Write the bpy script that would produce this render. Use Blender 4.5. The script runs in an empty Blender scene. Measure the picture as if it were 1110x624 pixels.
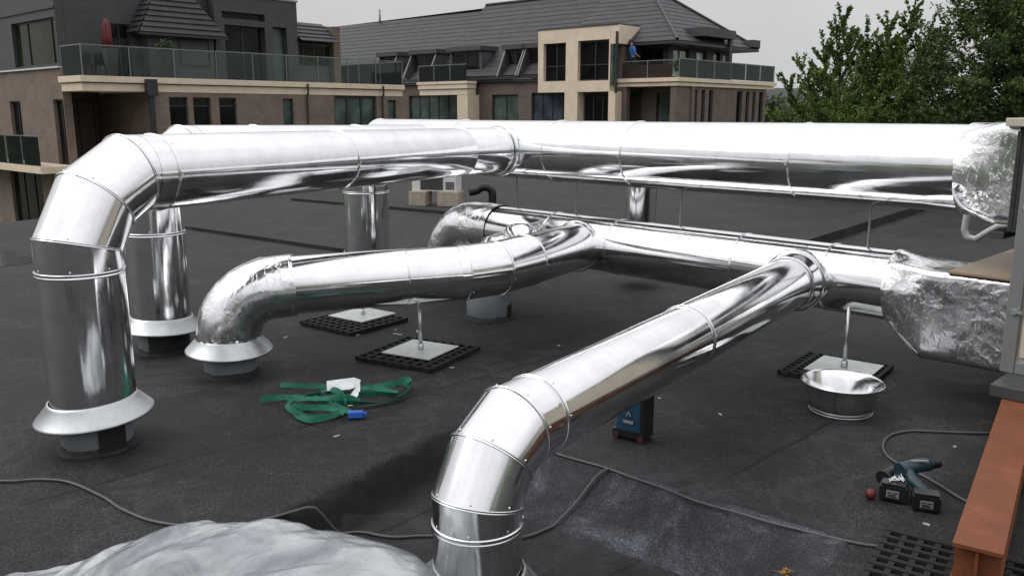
import bpy, bmesh, math, random
from mathutils import Vector, Matrix, noise
R = math.radians
random.seed(7)
SC = bpy.context.scene
COL = SC.collection

# ------------------------------------------------------------------ materials
def nodes(name):
    m = bpy.data.materials.new(name); m.use_nodes = True
    nt = m.node_tree
    return m, nt, nt.nodes['Principled BSDF']
def N(nt, t, **kw):
    n = nt.nodes.new(t)
    for k, v in kw.items():
        if k in n.inputs: n.inputs[k].default_value = v
        else: setattr(n, k, v)
    return n
def L(nt, a, b): nt.links.new(a, b)
def ramp(nt, fac, stops):
    r = nt.nodes.new('ShaderNodeValToRGB')
    el = r.color_ramp.elements
    while len(el) < len(stops): el.new(0.5)
    for e, (p, c) in zip(el, stops):
        e.position = p; e.color = (c[0], c[1], c[2], 1) if not isinstance(c, (int, float)) else (c, c, c, 1)
    L(nt, fac, r.inputs[0]); return r.outputs[0]

def mat_simple(name, col, rough=.6, metal=0, var=.25, scale=4, bump=0, spec=.5, bscale=60, coord='Object'):
    m, nt, p = nodes(name)
    tc = N(nt, 'ShaderNodeTexCoord')
    nz = N(nt, 'ShaderNodeTexNoise', Scale=scale, Detail=6, Roughness=.65)
    L(nt, tc.outputs[coord], nz.inputs['Vector'])
    lo = [c*(1-var) for c in col]; hi = [min(1, c*(1+var)) for c in col]
    L(nt, ramp(nt, nz.outputs['Fac'], [(.3, lo), (.7, hi)]), p.inputs['Base Color'])
    p.inputs['Roughness'].default_value = rough; p.inputs['Metallic'].default_value = metal
    p.inputs['Specular IOR Level'].default_value = spec
    if bump:
        nb = N(nt, 'ShaderNodeTexNoise', Scale=bscale, Detail=4)
        L(nt, tc.outputs[coord], nb.inputs['Vector'])
        b = N(nt, 'ShaderNodeBump', Strength=bump, Distance=.01)
        L(nt, nb.outputs['Fac'], b.inputs['Height']); L(nt, b.outputs['Normal'], p.inputs['Normal'])
    return m

def mat_duct(name):
    # bright rolled sheet metal: nearly a mirror, rippled round the pipe, faint rolling marks along it
    m, nt, p = nodes(name)
    uv = N(nt, 'ShaderNodeUVMap')
    def nz(sx, sy, detail=2, rough=.5):
        mp = N(nt, 'ShaderNodeMapping'); mp.inputs['Scale'].default_value = (sx, sy, 1)
        L(nt, uv.outputs['UV'], mp.inputs['Vector'])
        n = N(nt, 'ShaderNodeTexNoise', Scale=1, Detail=detail, Roughness=rough)
        L(nt, mp.outputs['Vector'], n.inputs['Vector']); return n.outputs['Fac']
    a = nz(10, .22); b = nz(3.0, .7, 2); c = nz(300, 2.5, 3)
    p.inputs['Metallic'].default_value = 1
    d = nz(5, 5, 6, .7)
    sm = N(nt, 'ShaderNodeMath', operation='ADD')
    L(nt, ramp(nt, d, [(.3, (.74, .745, .75)), (.6, (.87, .875, .88))]), p.inputs['Base Color'])
    L(nt, ramp(nt, d, [(.35, .07), (.75, .17)]), sm.inputs[0])
    sg = nz(16, 4, 7, .7); L(nt, ramp(nt, sg, [(.52, 0.), (.70, .07)]), sm.inputs[1]); L(nt, sm.outputs[0], p.inputs['Roughness'])
    b1 = N(nt, 'ShaderNodeBump', Strength=.28, Distance=.010); L(nt, a, b1.inputs['Height'])
    b2 = N(nt, 'ShaderNodeBump', Strength=.10, Distance=.03); L(nt, b, b2.inputs['Height']); L(nt, b1.outputs['Normal'], b2.inputs['Normal'])
    b3 = N(nt, 'ShaderNodeBump', Strength=.12, Distance=.0006); L(nt, c, b3.inputs['Height']); L(nt, b2.outputs['Normal'], b3.inputs['Normal'])
    L(nt, b3.outputs['Normal'], p.inputs['Normal'])
    return m

def mat_foil(name):
    # aluminium tape and foil: flat facets, sharp creases, small wrinkles
    m, nt, p = nodes(name)
    tc = N(nt, 'ShaderNodeTexCoord')
    w = N(nt, 'ShaderNodeTexNoise', Scale=5, Detail=4)
    L(nt, tc.outputs['Object'], w.inputs['Vector'])
    mx = N(nt, 'ShaderNodeMixRGB'); mx.inputs[0].default_value = .14
    L(nt, tc.outputs['Object'], mx.inputs[1]); L(nt, w.outputs['Color'], mx.inputs[2])
    last = None
    patch = N(nt, 'ShaderNodeTexNoise', Scale=4.5, Detail=2); L(nt, tc.outputs['Object'], patch.inputs['Vector'])
    pm = ramp(nt, patch.outputs['Fac'], [(.40, .12), (.62, 1.)])
    for sc, st, di in ((7, .32, .03), (19, .30, .014), (47, .22, .006)):
        v = N(nt, 'ShaderNodeTexVoronoi', Scale=sc); v.feature = 'F1'
        L(nt, mx.outputs[0], v.inputs['Vector'])
        b = N(nt, 'ShaderNodeBump', Distance=di)
        k = N(nt, 'ShaderNodeMath', operation='MULTIPLY'); L(nt, pm, k.inputs[0]); k.inputs[1].default_value = st*.9; L(nt, k.outputs[0], b.inputs['Strength'])
        L(nt, v.outputs['Distance'], b.inputs['Height'])
        if last: L(nt, last, b.inputs['Normal'])
        last = b.outputs['Normal']
    # long wrinkles
    wv = N(nt, 'ShaderNodeTexNoise', Scale=1, Detail=4, Roughness=.6); mp = N(nt, 'ShaderNodeMapping'); mp.inputs['Scale'].default_value = (22, 9, 5); mp.inputs['Rotation'].default_value = (.5, .8, .4)
    L(nt, tc.outputs['Object'], mp.inputs['Vector']); L(nt, mp.outputs['Vector'], wv.inputs['Vector'])
    rd = ramp(nt, wv.outputs['Fac'], [(.40, 0.), (.49, 0.), (.50, 1.), (.51, 0.), (.6, 0.)])
    b = N(nt, 'ShaderNodeBump', Strength=.25, Distance=.006); L(nt, rd, b.inputs['Height']); L(nt, last, b.inputs['Normal'])
    L(nt, b.outputs['Normal'], p.inputs['Normal'])
    p.inputs['Metallic'].default_value = 1; p.inputs['Base Color'].default_value = (.86, .865, .87, 1)
    L(nt, ramp(nt, w.outputs['Fac'], [(.3, .12), (.7, .26)]), p.inputs['Roughness'])
    return m

def mat_roof(name):
    m, nt, p = nodes(name)
    tc = N(nt, 'ShaderNodeTexCoord')
    P = tc.outputs['Object']
    big = N(nt, 'ShaderNodeTexNoise', Scale=.7, Detail=5, Roughness=.6); L(nt, P, big.inputs['Vector'])
    mid = N(nt, 'ShaderNodeTexNoise', Scale=5, Detail=8, Roughness=.7); L(nt, P, mid.inputs['Vector'])
    fine = N(nt, 'ShaderNodeTexNoise', Scale=120, Detail=4, Roughness=.7); L(nt, P, fine.inputs['Vector'])
    # warped coordinate across the rolls of felt
    wn = N(nt, 'ShaderNodeTexNoise', Scale=.9, Detail=2); L(nt, P, wn.inputs['Vector'])
    dot = N(nt, 'ShaderNodeVectorMath', operation='DOT_PRODUCT'); dot.inputs[1].default_value = (.694, -.72, 0); L(nt, P, dot.inputs[0])
    wa = N(nt, 'ShaderNodeMath', operation='MULTIPLY_ADD'); L(nt, wn.outputs['Fac'], wa.inputs[0]); wa.inputs[1].default_value = .10; L(nt, dot.outputs['Value'], wa.inputs[2])
    fr = N(nt, 'ShaderNodeMath', operation='FRACT'); L(nt, wa.outputs[0], fr.inputs[0])
    line = ramp(nt, fr.outputs[0], [(0, 1.), (.014, .8), (.028, 0.), (.992, 0.)])
    base = ramp(nt, mid.outputs['Fac'], [(.32, (.0085, .0083, .009)), (.5, (.0142, .0138, .0148)), (.66, (.025, .0245, .026))])
    m1 = N(nt, 'ShaderNodeMixRGB', blend_type='MULTIPLY'); m1.inputs[0].default_value = .8
    L(nt, base, m1.inputs[1]); L(nt, ramp(nt, big.outputs['Fac'], [(.35, .66), (.65, 1.3)]), m1.inputs[2])
    m2 = N(nt, 'ShaderNodeMixRGB', blend_type='MULTIPLY'); m2.inputs[0].default_value = 1
    L(nt, m1.outputs[0], m2.inputs[1]); L(nt, ramp(nt, fine.outputs['Fac'], [(.36, .35), (.48, .85), (.56, 1.5), (.64, 3.6)]), m2.inputs[2])
    m3 = N(nt, 'ShaderNodeMixRGB'); L(nt, line, m3.inputs[0]); L(nt, m2.outputs[0], m3.inputs[1]); m3.inputs[2].default_value = (.005, .005, .0055, 1)
    # chalky scuffs
    sc = N(nt, 'ShaderNodeTexNoise', Scale=2.6, Detail=9, Roughness=.75, Distortion=.6); L(nt, P, sc.inputs['Vector'])
    m4 = N(nt, 'ShaderNodeMixRGB'); L(nt, ramp(nt, sc.outputs['Fac'], [(.60, 0.), (.80, .30)]), m4.inputs[0]); L(nt, m3.outputs[0], m4.inputs[1]); m4.inputs[2].default_value = (.075, .078, .088, 1)
    # shade down the side of the step, painted into the felt: black band, wandering edge
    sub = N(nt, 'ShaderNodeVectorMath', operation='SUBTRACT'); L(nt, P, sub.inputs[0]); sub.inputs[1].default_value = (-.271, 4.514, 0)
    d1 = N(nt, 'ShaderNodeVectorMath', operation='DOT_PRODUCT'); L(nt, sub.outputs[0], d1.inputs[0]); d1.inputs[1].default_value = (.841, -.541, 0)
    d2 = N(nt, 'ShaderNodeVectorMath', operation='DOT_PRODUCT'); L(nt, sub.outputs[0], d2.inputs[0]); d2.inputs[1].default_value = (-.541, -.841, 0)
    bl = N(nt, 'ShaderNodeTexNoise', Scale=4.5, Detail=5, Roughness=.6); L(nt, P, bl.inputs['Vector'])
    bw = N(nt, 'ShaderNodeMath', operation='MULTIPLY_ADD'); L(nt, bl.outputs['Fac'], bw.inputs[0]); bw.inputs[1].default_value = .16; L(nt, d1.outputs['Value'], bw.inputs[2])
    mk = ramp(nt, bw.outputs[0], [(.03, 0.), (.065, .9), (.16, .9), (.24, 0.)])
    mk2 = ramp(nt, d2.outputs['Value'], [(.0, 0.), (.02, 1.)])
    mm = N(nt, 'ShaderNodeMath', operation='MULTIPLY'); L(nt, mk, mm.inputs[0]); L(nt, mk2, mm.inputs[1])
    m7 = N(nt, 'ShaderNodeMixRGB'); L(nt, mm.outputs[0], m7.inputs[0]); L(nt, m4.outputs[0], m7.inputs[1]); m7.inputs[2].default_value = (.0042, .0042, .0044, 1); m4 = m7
    ri = N(nt, 'ShaderNodeTexNoise', Scale=1.15, Detail=5, Roughness=.5, Distortion=.4); L(nt, P, ri.inputs['Vector'])
    m6 = N(nt, 'ShaderNodeMixRGB'); L(nt, ramp(nt, ri.outputs['Fac'], [(.535, 0.), (.548, .32), (.575, .05), (.70, .05)]), m6.inputs[0]); L(nt, m4.outputs[0], m6.inputs[1]); m6.inputs[2].default_value = (.055, .054, .055, 1); m4 = m6
    # the trodden, dusted apron of the step: a pale stain that stays with the felt
    sep = N(nt, 'ShaderNodeSeparateXYZ'); L(nt, P, sep.inputs[0])
    ds = N(nt, 'ShaderNodeVectorMath', operation='DISTANCE'); ds.inputs[1].default_value = (.58, 3.64, -.08); L(nt, P, ds.inputs[0])
    stn = N(nt, 'ShaderNodeTexNoise', Scale=7, Detail=9, Roughness=.8); L(nt, P, stn.inputs['Vector'])
    mr = N(nt, 'ShaderNodeMapRange'); L(nt, ds.outputs['Value'], mr.inputs[0]); mr.inputs[1].default_value = .05; mr.inputs[2].default_value = .62; mr.inputs[3].default_value = 1; mr.inputs[4].default_value = 0
    mu = N(nt, 'ShaderNodeMath', operation='MULTIPLY'); L(nt, mr.outputs[0], mu.inputs[0]); L(nt, ramp(nt, stn.outputs['Fac'], [(.38, 0.), (.66, .95)]), mu.inputs[1])
    m5 = N(nt, 'ShaderNodeMixRGB'); L(nt, mu.outputs[0], m5.inputs[0]); L(nt, m4.outputs[0], m5.inputs[1]); m5.inputs[2].default_value = (.07, .072, .082, 1)
    L(nt, m5.outputs[0], p.inputs['Base Color'])
    L(nt, ramp(nt, mid.outputs['Fac'], [(.3, .62), (.7, .85)]), p.inputs['Roughness'])
    p.inputs['Specular IOR Level'].default_value = .3
    b1 = N(nt, 'ShaderNodeBump', Strength=.5, Distance=.004); L(nt, fine.outputs['Fac'], b1.inputs['Height'])
    b2 = N(nt, 'ShaderNodeBump', Strength=.5, Distance=.02); L(nt, mid.outputs['Fac'], b2.inputs['Height']); L(nt, b1.outputs['Normal'], b2.inputs['Normal'])
    inv = N(nt, 'ShaderNodeMath', operation='SUBTRACT'); inv.inputs[0].default_value = 1; L(nt, line, inv.inputs[1])
    b3 = N(nt, 'ShaderNodeBump', Strength=.6, Distance=.008); L(nt, inv.outputs[0], b3.inputs['Height']); L(nt, b2.outputs['Normal'], b3.inputs['Normal'])
    L(nt, b3.outputs['Normal'], p.inputs['Normal'])
    return m

def mat_brick(name, c1, c2, mort, scale=1., bw=.24, bh=.075, rough=.85, axis=None):
    m, nt, p = nodes(name)
    tc = N(nt, 'ShaderNodeTexCoord')
    sp = N(nt, 'ShaderNodeSeparateXYZ'); L(nt, tc.outputs['Object'], sp.inputs[0])
    ad = N(nt, 'ShaderNodeMath', operation='ADD'); L(nt, sp.outputs[0], ad.inputs[0]); L(nt, sp.outputs[1], ad.inputs[1])
    cb = N(nt, 'ShaderNodeCombineXYZ'); L(nt, ad.outputs[0], cb.inputs[0]); L(nt, sp.outputs[2], cb.inputs[1])
    br = N(nt, 'ShaderNodeTexBrick', Scale=scale); br.inputs['Brick Width'].default_value = bw; br.inputs['Row Height'].default_value = bh
    br.inputs['Mortar Size'].default_value = .008; br.inputs['Color1'].default_value = (*c1, 1); br.inputs['Color2'].default_value = (*c2, 1); br.inputs['Mortar'].default_value = (*mort, 1)
    L(nt, cb.outputs[0], br.inputs['Vector'])
    nz = N(nt, 'ShaderNodeTexNoise', Scale=1.3, Detail=7, Roughness=.7); L(nt, tc.outputs['Object'], nz.inputs['Vector'])
    mx = N(nt, 'ShaderNodeMixRGB', blend_type='MULTIPLY'); mx.inputs[0].default_value = 1
    L(nt, br.outputs['Color'], mx.inputs[1]); L(nt, ramp(nt, nz.outputs['Fac'], [(.3, .72), (.7, 1.2)]), mx.inputs[2])
    L(nt, mx.outputs[0], p.inputs['Base Color']); p.inputs['Roughness'].default_value = rough
    b = N(nt, 'ShaderNodeBump', Strength=.4, Distance=.01); L(nt, br.outputs['Fac'], b.inputs['Height']); b.invert = True
    L(nt, b.outputs['Normal'], p.inputs['Normal'])
    return m

def mat_glass_dark(name, col, rough=.04, spec=.3):
    # a window of a dim room: dark, glossy, uneven from pane to pane
    m, nt, p = nodes(name)
    tc = N(nt, 'ShaderNodeTexCoord')
    nz = N(nt, 'ShaderNodeTexNoise', Scale=1.1, Detail=5, Roughness=.6); L(nt, tc.outputs['Object'], nz.inputs['Vector'])
    L(nt, ramp(nt, nz.outputs['Fac'], [(.35, [c*.55 for c in col]), (.65, [c*1.5 for c in col])]), p.inputs['Base Color'])
    p.inputs['Roughness'].default_value = rough; p.inputs['Specular IOR Level'].default_value = spec
    return m

def mat_pane(name, col, milk=.0):
    # real see-through glass for balustrades
    m, nt, p = nodes(name)
    out = nt.nodes['Material Output']
    tr = N(nt, 'ShaderNodeBsdfTransparent'); tr.inputs[0].default_value = (*col, 1)
    gl = N(nt, 'ShaderNodeBsdfGlossy'); gl.inputs['Roughness'].default_value = .03; gl.inputs[0].default_value = (.25, .28, .27, 1)
    fz = N(nt, 'ShaderNodeFresnel', IOR=1.45)
    mx = N(nt, 'ShaderNodeMixShader'); L(nt, fz.outputs[0], mx.inputs[0]); L(nt, tr.outputs[0], mx.inputs[1]); L(nt, gl.outputs[0], mx.inputs[2])
    df = N(nt, 'ShaderNodeBsdfDiffuse'); df.inputs[0].default_value = (.30, .35, .335, 1)
    m2 = N(nt, 'ShaderNodeMixShader'); m2.inputs[0].default_value = milk; L(nt, mx.outputs[0], m2.inputs[1]); L(nt, df.outputs[0], m2.inputs[2])
    L(nt, m2.outputs[0], out.inputs[0]); return m

def mat_leaf(name, c1, c2, sc=1.2):
    m, nt, p = nodes(name)
    out = nt.nodes['Material Output']
    at = N(nt, 'ShaderNodeAttribute'); at.attribute_name = 'tint'
    c = ramp(nt, at.outputs['Fac'], [(0, c1), (1, c2)])
    L(nt, c, p.inputs['Base Color']); p.inputs['Roughness'].default_value = .45; p.inputs['Specular IOR Level'].default_value = .35
    t = N(nt, 'ShaderNodeBsdfTranslucent'); L(nt, c, t.inputs[0])
    mx = N(nt, 'ShaderNodeMixShader'); mx.inputs[0].default_value = .25
    L(nt, p.outputs[0], mx.inputs[1]); L(nt, t.outputs[0], mx.inputs[2]); L(nt, mx.outputs[0], out.inputs[0])
    return m

M = {}
M['duct'] = mat_duct('rolled sheet metal')
M['band'] = mat_simple('joint band metal', (.80, .81, .82), .16, 1, .1, 8)
M['foil'] = mat_foil('crumpled foil wrap')
M['collar'] = mat_simple('dull spun metal', (.50, .515, .525), .42, 1, .15, 9)
M['galv'] = mat_simple('galvanised steel', (.60, .62, .63), .42, 1, .2, 14)
M['plate'] = mat_simple('galvanised base plate', (.62, .64, .63), .5, .75, .15, 9)
M['stub'] = mat_simple('grey plastic pipe', (.125, .142, .15), .5, 0, .18, 7)
M['bitumen'] = mat_simple('torn bitumen', (.008, .008, .008), .6, 0, .3, 12, .4)
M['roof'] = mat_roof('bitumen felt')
M['trim'] = mat_simple('grey lead trim', (.26, .26, .27), .5, 0, .1, 5)
M['rubber'] = mat_simple('black rubber', (.006, .006, .006), .8, 0, .3, 20, .2)
M['cable'] = mat_simple('grey cable sheath', (.075, .074, .07), .5, 0, .2, 12)
def mat_oxide():
    m, nt, p = nodes('worn red oxide paint'); tc = N(nt, 'ShaderNodeTexCoord')
    a = N(nt, 'ShaderNodeTexNoise', Scale=5, Detail=8, Roughness=.7); L(nt, tc.outputs['Object'], a.inputs['Vector'])
    c = N(nt, 'ShaderNodeTexNoise', Scale=26, Detail=6, Roughness=.75); L(nt, tc.outputs['Object'], c.inputs['Vector'])
    base = ramp(nt, a.outputs['Fac'], [(.3, (.12, .033, .010)), (.55, (.165, .046, .0145)), (.72, (.20, .066, .025))])
    mx = N(nt, 'ShaderNodeMixRGB'); L(nt, ramp(nt, c.outputs['Fac'], [(.60, 0.), (.68, .75)]), mx.inputs[0]); L(nt, base, mx.inputs[1]); mx.inputs[2].default_value = (.055, .026, .018, 1)
    L(nt, mx.outputs[0], p.inputs['Base Color']); p.inputs['Roughness'].default_value = .66
    b = N(nt, 'ShaderNodeBump', Strength=.3, Distance=.004); L(nt, c.outputs['Fac'], b.inputs['Height']); L(nt, b.outputs['Normal'], p.inputs['Normal']); return m
M['oxide'] = mat_oxide()
M['beige'] = mat_simple('beige coated sheet', (.50, .45, .36), .5, 0, .08, 3)
M['shelf'] = mat_simple('brown weathered sheet', (.30, .225, .15), .42, 0, .22, 5)
M['white'] = mat_simple('white plastic', (.62, .62, .60), .45, 0, .08, 4)
M['greyframe'] = mat_simple('grey aluminium profile', (.22, .23, .23), .42, .3, .1, 6)
M['darkgrey'] = mat_simple('dark grey steel', (.045, .048, .05), .5, 0, .2, 6)
M['slat'] = mat_simple('weathered grey slat', (.10, .096, .09), .55, .2, .2, 12)
M['black'] = mat_simple('black plastic', (.008, .008, .009), .42, 0, .3, 20)
M['teal'] = mat_simple('teal plastic', (.010, .034, .046), .42, 0, .15, 16)
M['blue'] = mat_simple('blue plastic', (.004, .040, .085), .45, 0, .2, 14)
M['bluetag'] = mat_simple('blue tag', (.03, .12, .50), .45, 0, .15, 20)
M['red'] = mat_simple('red plastic', (.11, .008, .007), .5, 0, .2, 30)
M['darkred'] = mat_simple('dull dark red rubber', (.045, .010, .009), .6, 0, .2, 30)
M['label'] = mat_simple('grey sticker', (.20, .20, .21), .5, 0, .2, 60)
M['strap'] = mat_simple('green webbing', (.005, .125, .072), .75, 0, .3, 40, .3, bscale=220)
M['concrete'] = mat_simple('concrete block', (.34, .29, .23), .9, 0, .2, 9, .3)
M['debris'] = mat_simple('white chip', (.36, .35, .33), .7, 0, .2, 30)
M['dryleaf'] = mat_simple('dry leaf', (.32, .17, .04), .7, 0, .4, 40)
M['brick'] = mat_brick('brown brick', (.20, .148, .118), (.165, .12, .097), (.20, .17, .145))
M['brick2'] = mat_brick('dusky brick', (.150, .108, .092), (.118, .085, .073), (.15, .125, .11))
M['clad'] = mat_brick('slate grey cladding', (.052, .054, .060), (.046, .048, .053), (.026, .027, .03), 1, 3.2, .38, .55)
M['clad2'] = mat_brick('mid grey cladding', (.075, .078, .084), (.068, .07, .076), (.04, .04, .045), 1, 3.2, .38, .55)
M['cream'] = mat_simple('cream stone', (.68, .565, .44), .8, 0, .10, 2.5, .1)
M['tile'] = mat_brick('dark roof tile', (.036, .035, .040), (.027, .027, .031), (.020, .020, .023), 1, .33, .36, .6)
M['tilelip'] = mat_simple('tile ridge', (.05, .05, .056), .6, 0, .2, 3)
M['frame'] = mat_simple('dark window frame', (.022, .024, .027), .45, 0, .15, 6)
M['glass'] = mat_glass_dark('dim window glass', (.009, .010, .010), .04, .16)
M['glassgreen'] = mat_glass_dark('curtained green glass', (.070, .100, .085), .08)
M['glassblue'] = mat_glass_dark('blue curtained glass', (.050, .062, .085), .08)
M['glasssky'] = mat_glass_dark('bright far window', (.60, .64, .64), .06)  # sky reflection put into the pale pane colour
M['glasstrees'] = mat_glass_dark('window glass with painted tree reflection', (.018, .025, .008), .05, .08)  # dark trees mirrored in the pane, painted as its olive base colour
M['pane'] = mat_pane('balustrade glass', (.95, .975, .965), .035)
M['panepale'] = mat_pane('pale green balustrade glass', (.93, .97, .95), .11)
M['railmetal'] = mat_simple('grey handrail', (.20, .21, .21), .4, .4, .1, 5)
M['wood'] = mat_simple('dark red wood', (.105, .035, .022), .6, 0, .3, 5)
M['leafA'] = mat_leaf('young green leaves', (.034, .064, .014), (.175, .255, .060))
M['leafB'] = mat_leaf('dark green leaves', (.018, .038, .010), (.10, .15, .035))
M['leafC'] = mat_leaf('far green leaves', (.045, .070, .030), (.10, .135, .060))
M['bark'] = mat_simple('bark', (.055, .042, .030), .9, 0, .3, 9, .5)
M['grass'] = mat_simple('rough grass', (.050, .070, .026), .9, 0, .35, .15)
M['skin'] = mat_simple('skin', (.42, .25, .18), .55, 0, .08, 12)
M['shirt'] = mat_simple('bright blue cotton', (.045, .20, .62), .8, 0, .12, 9)
M['trouser'] = mat_simple('dark trousers', (.02, .022, .03), .85, 0, .2, 9)
M['hair'] = mat_simple('dark hair', (.018, .012, .009), .6, 0, .2, 40)

def mat_plastic_sheet():
    m, nt, p = nodes('milky plastic sheet')
    tc = N(nt, 'ShaderNodeTexCoord')
    nz = N(nt, 'ShaderNodeTexNoise', Scale=3.2, Detail=7, Roughness=.62, Distortion=.8); L(nt, tc.outputs['Object'], nz.inputs['Vector'])
    L(nt, ramp(nt, nz.outputs['Fac'], [(.3, (.38, .395, .42)), (.7, (.54, .555, .575))]), p.inputs['Base Color'])
    p.inputs['Roughness'].default_value = .2; p.inputs['Coat Weight'].default_value = .7; p.inputs['Coat Roughness'].default_value = .08
    v = N(nt, 'ShaderNodeTexVoronoi', Scale=6.5); v.feature = 'DISTANCE_TO_EDGE'
    mx = N(nt, 'ShaderNodeMixRGB'); mx.inputs[0].default_value = .35
    L(nt, tc.outputs['Object'], mx.inputs[1]); L(nt, nz.outputs['Color'], mx.inputs[2]); L(nt, mx.outputs[0], v.inputs['Vector'])
    b1 = N(nt, 'ShaderNodeBump', Strength=.12, Distance=.02); L(nt, ramp(nt, v.outputs['Distance'], [(0, 1.), (.06, 0.)]), b1.inputs['Height'])
    b2 = N(nt, 'ShaderNodeBump', Strength=.25, Distance=.03); L(nt, nz.outputs['Fac'], b2.inputs['Height']); L(nt, b1.outputs['Normal'], b2.inputs['Normal'])
    L(nt, b2.outputs['Normal'], p.inputs['Normal'])
    out = nt.nodes['Material Output']; tr = N(nt, 'ShaderNodeBsdfTransparent'); tr.inputs[0].default_value = (.9, .92, .94, 1)
    ms = N(nt, 'ShaderNodeMixShader'); L(nt, ramp(nt, nz.outputs['Fac'], [(.36, .68), (.62, .28)]), ms.inputs[0]); L(nt, p.outputs[0], ms.inputs[1]); L(nt, tr.outputs[0], ms.inputs[2]); L(nt, ms.outputs[0], out.inputs[0])
    return m
M['sheet'] = mat_plastic_sheet()
def mat_water():
    m, nt, p = nodes('shallow rain water')
    p.inputs['Base Color'].default_value = (.02, .02, .022, 1); p.inputs['Roughness'].default_value = .12; p.inputs['Specular IOR Level'].default_value = .6
    return m
M['water'] = mat_water()

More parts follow.
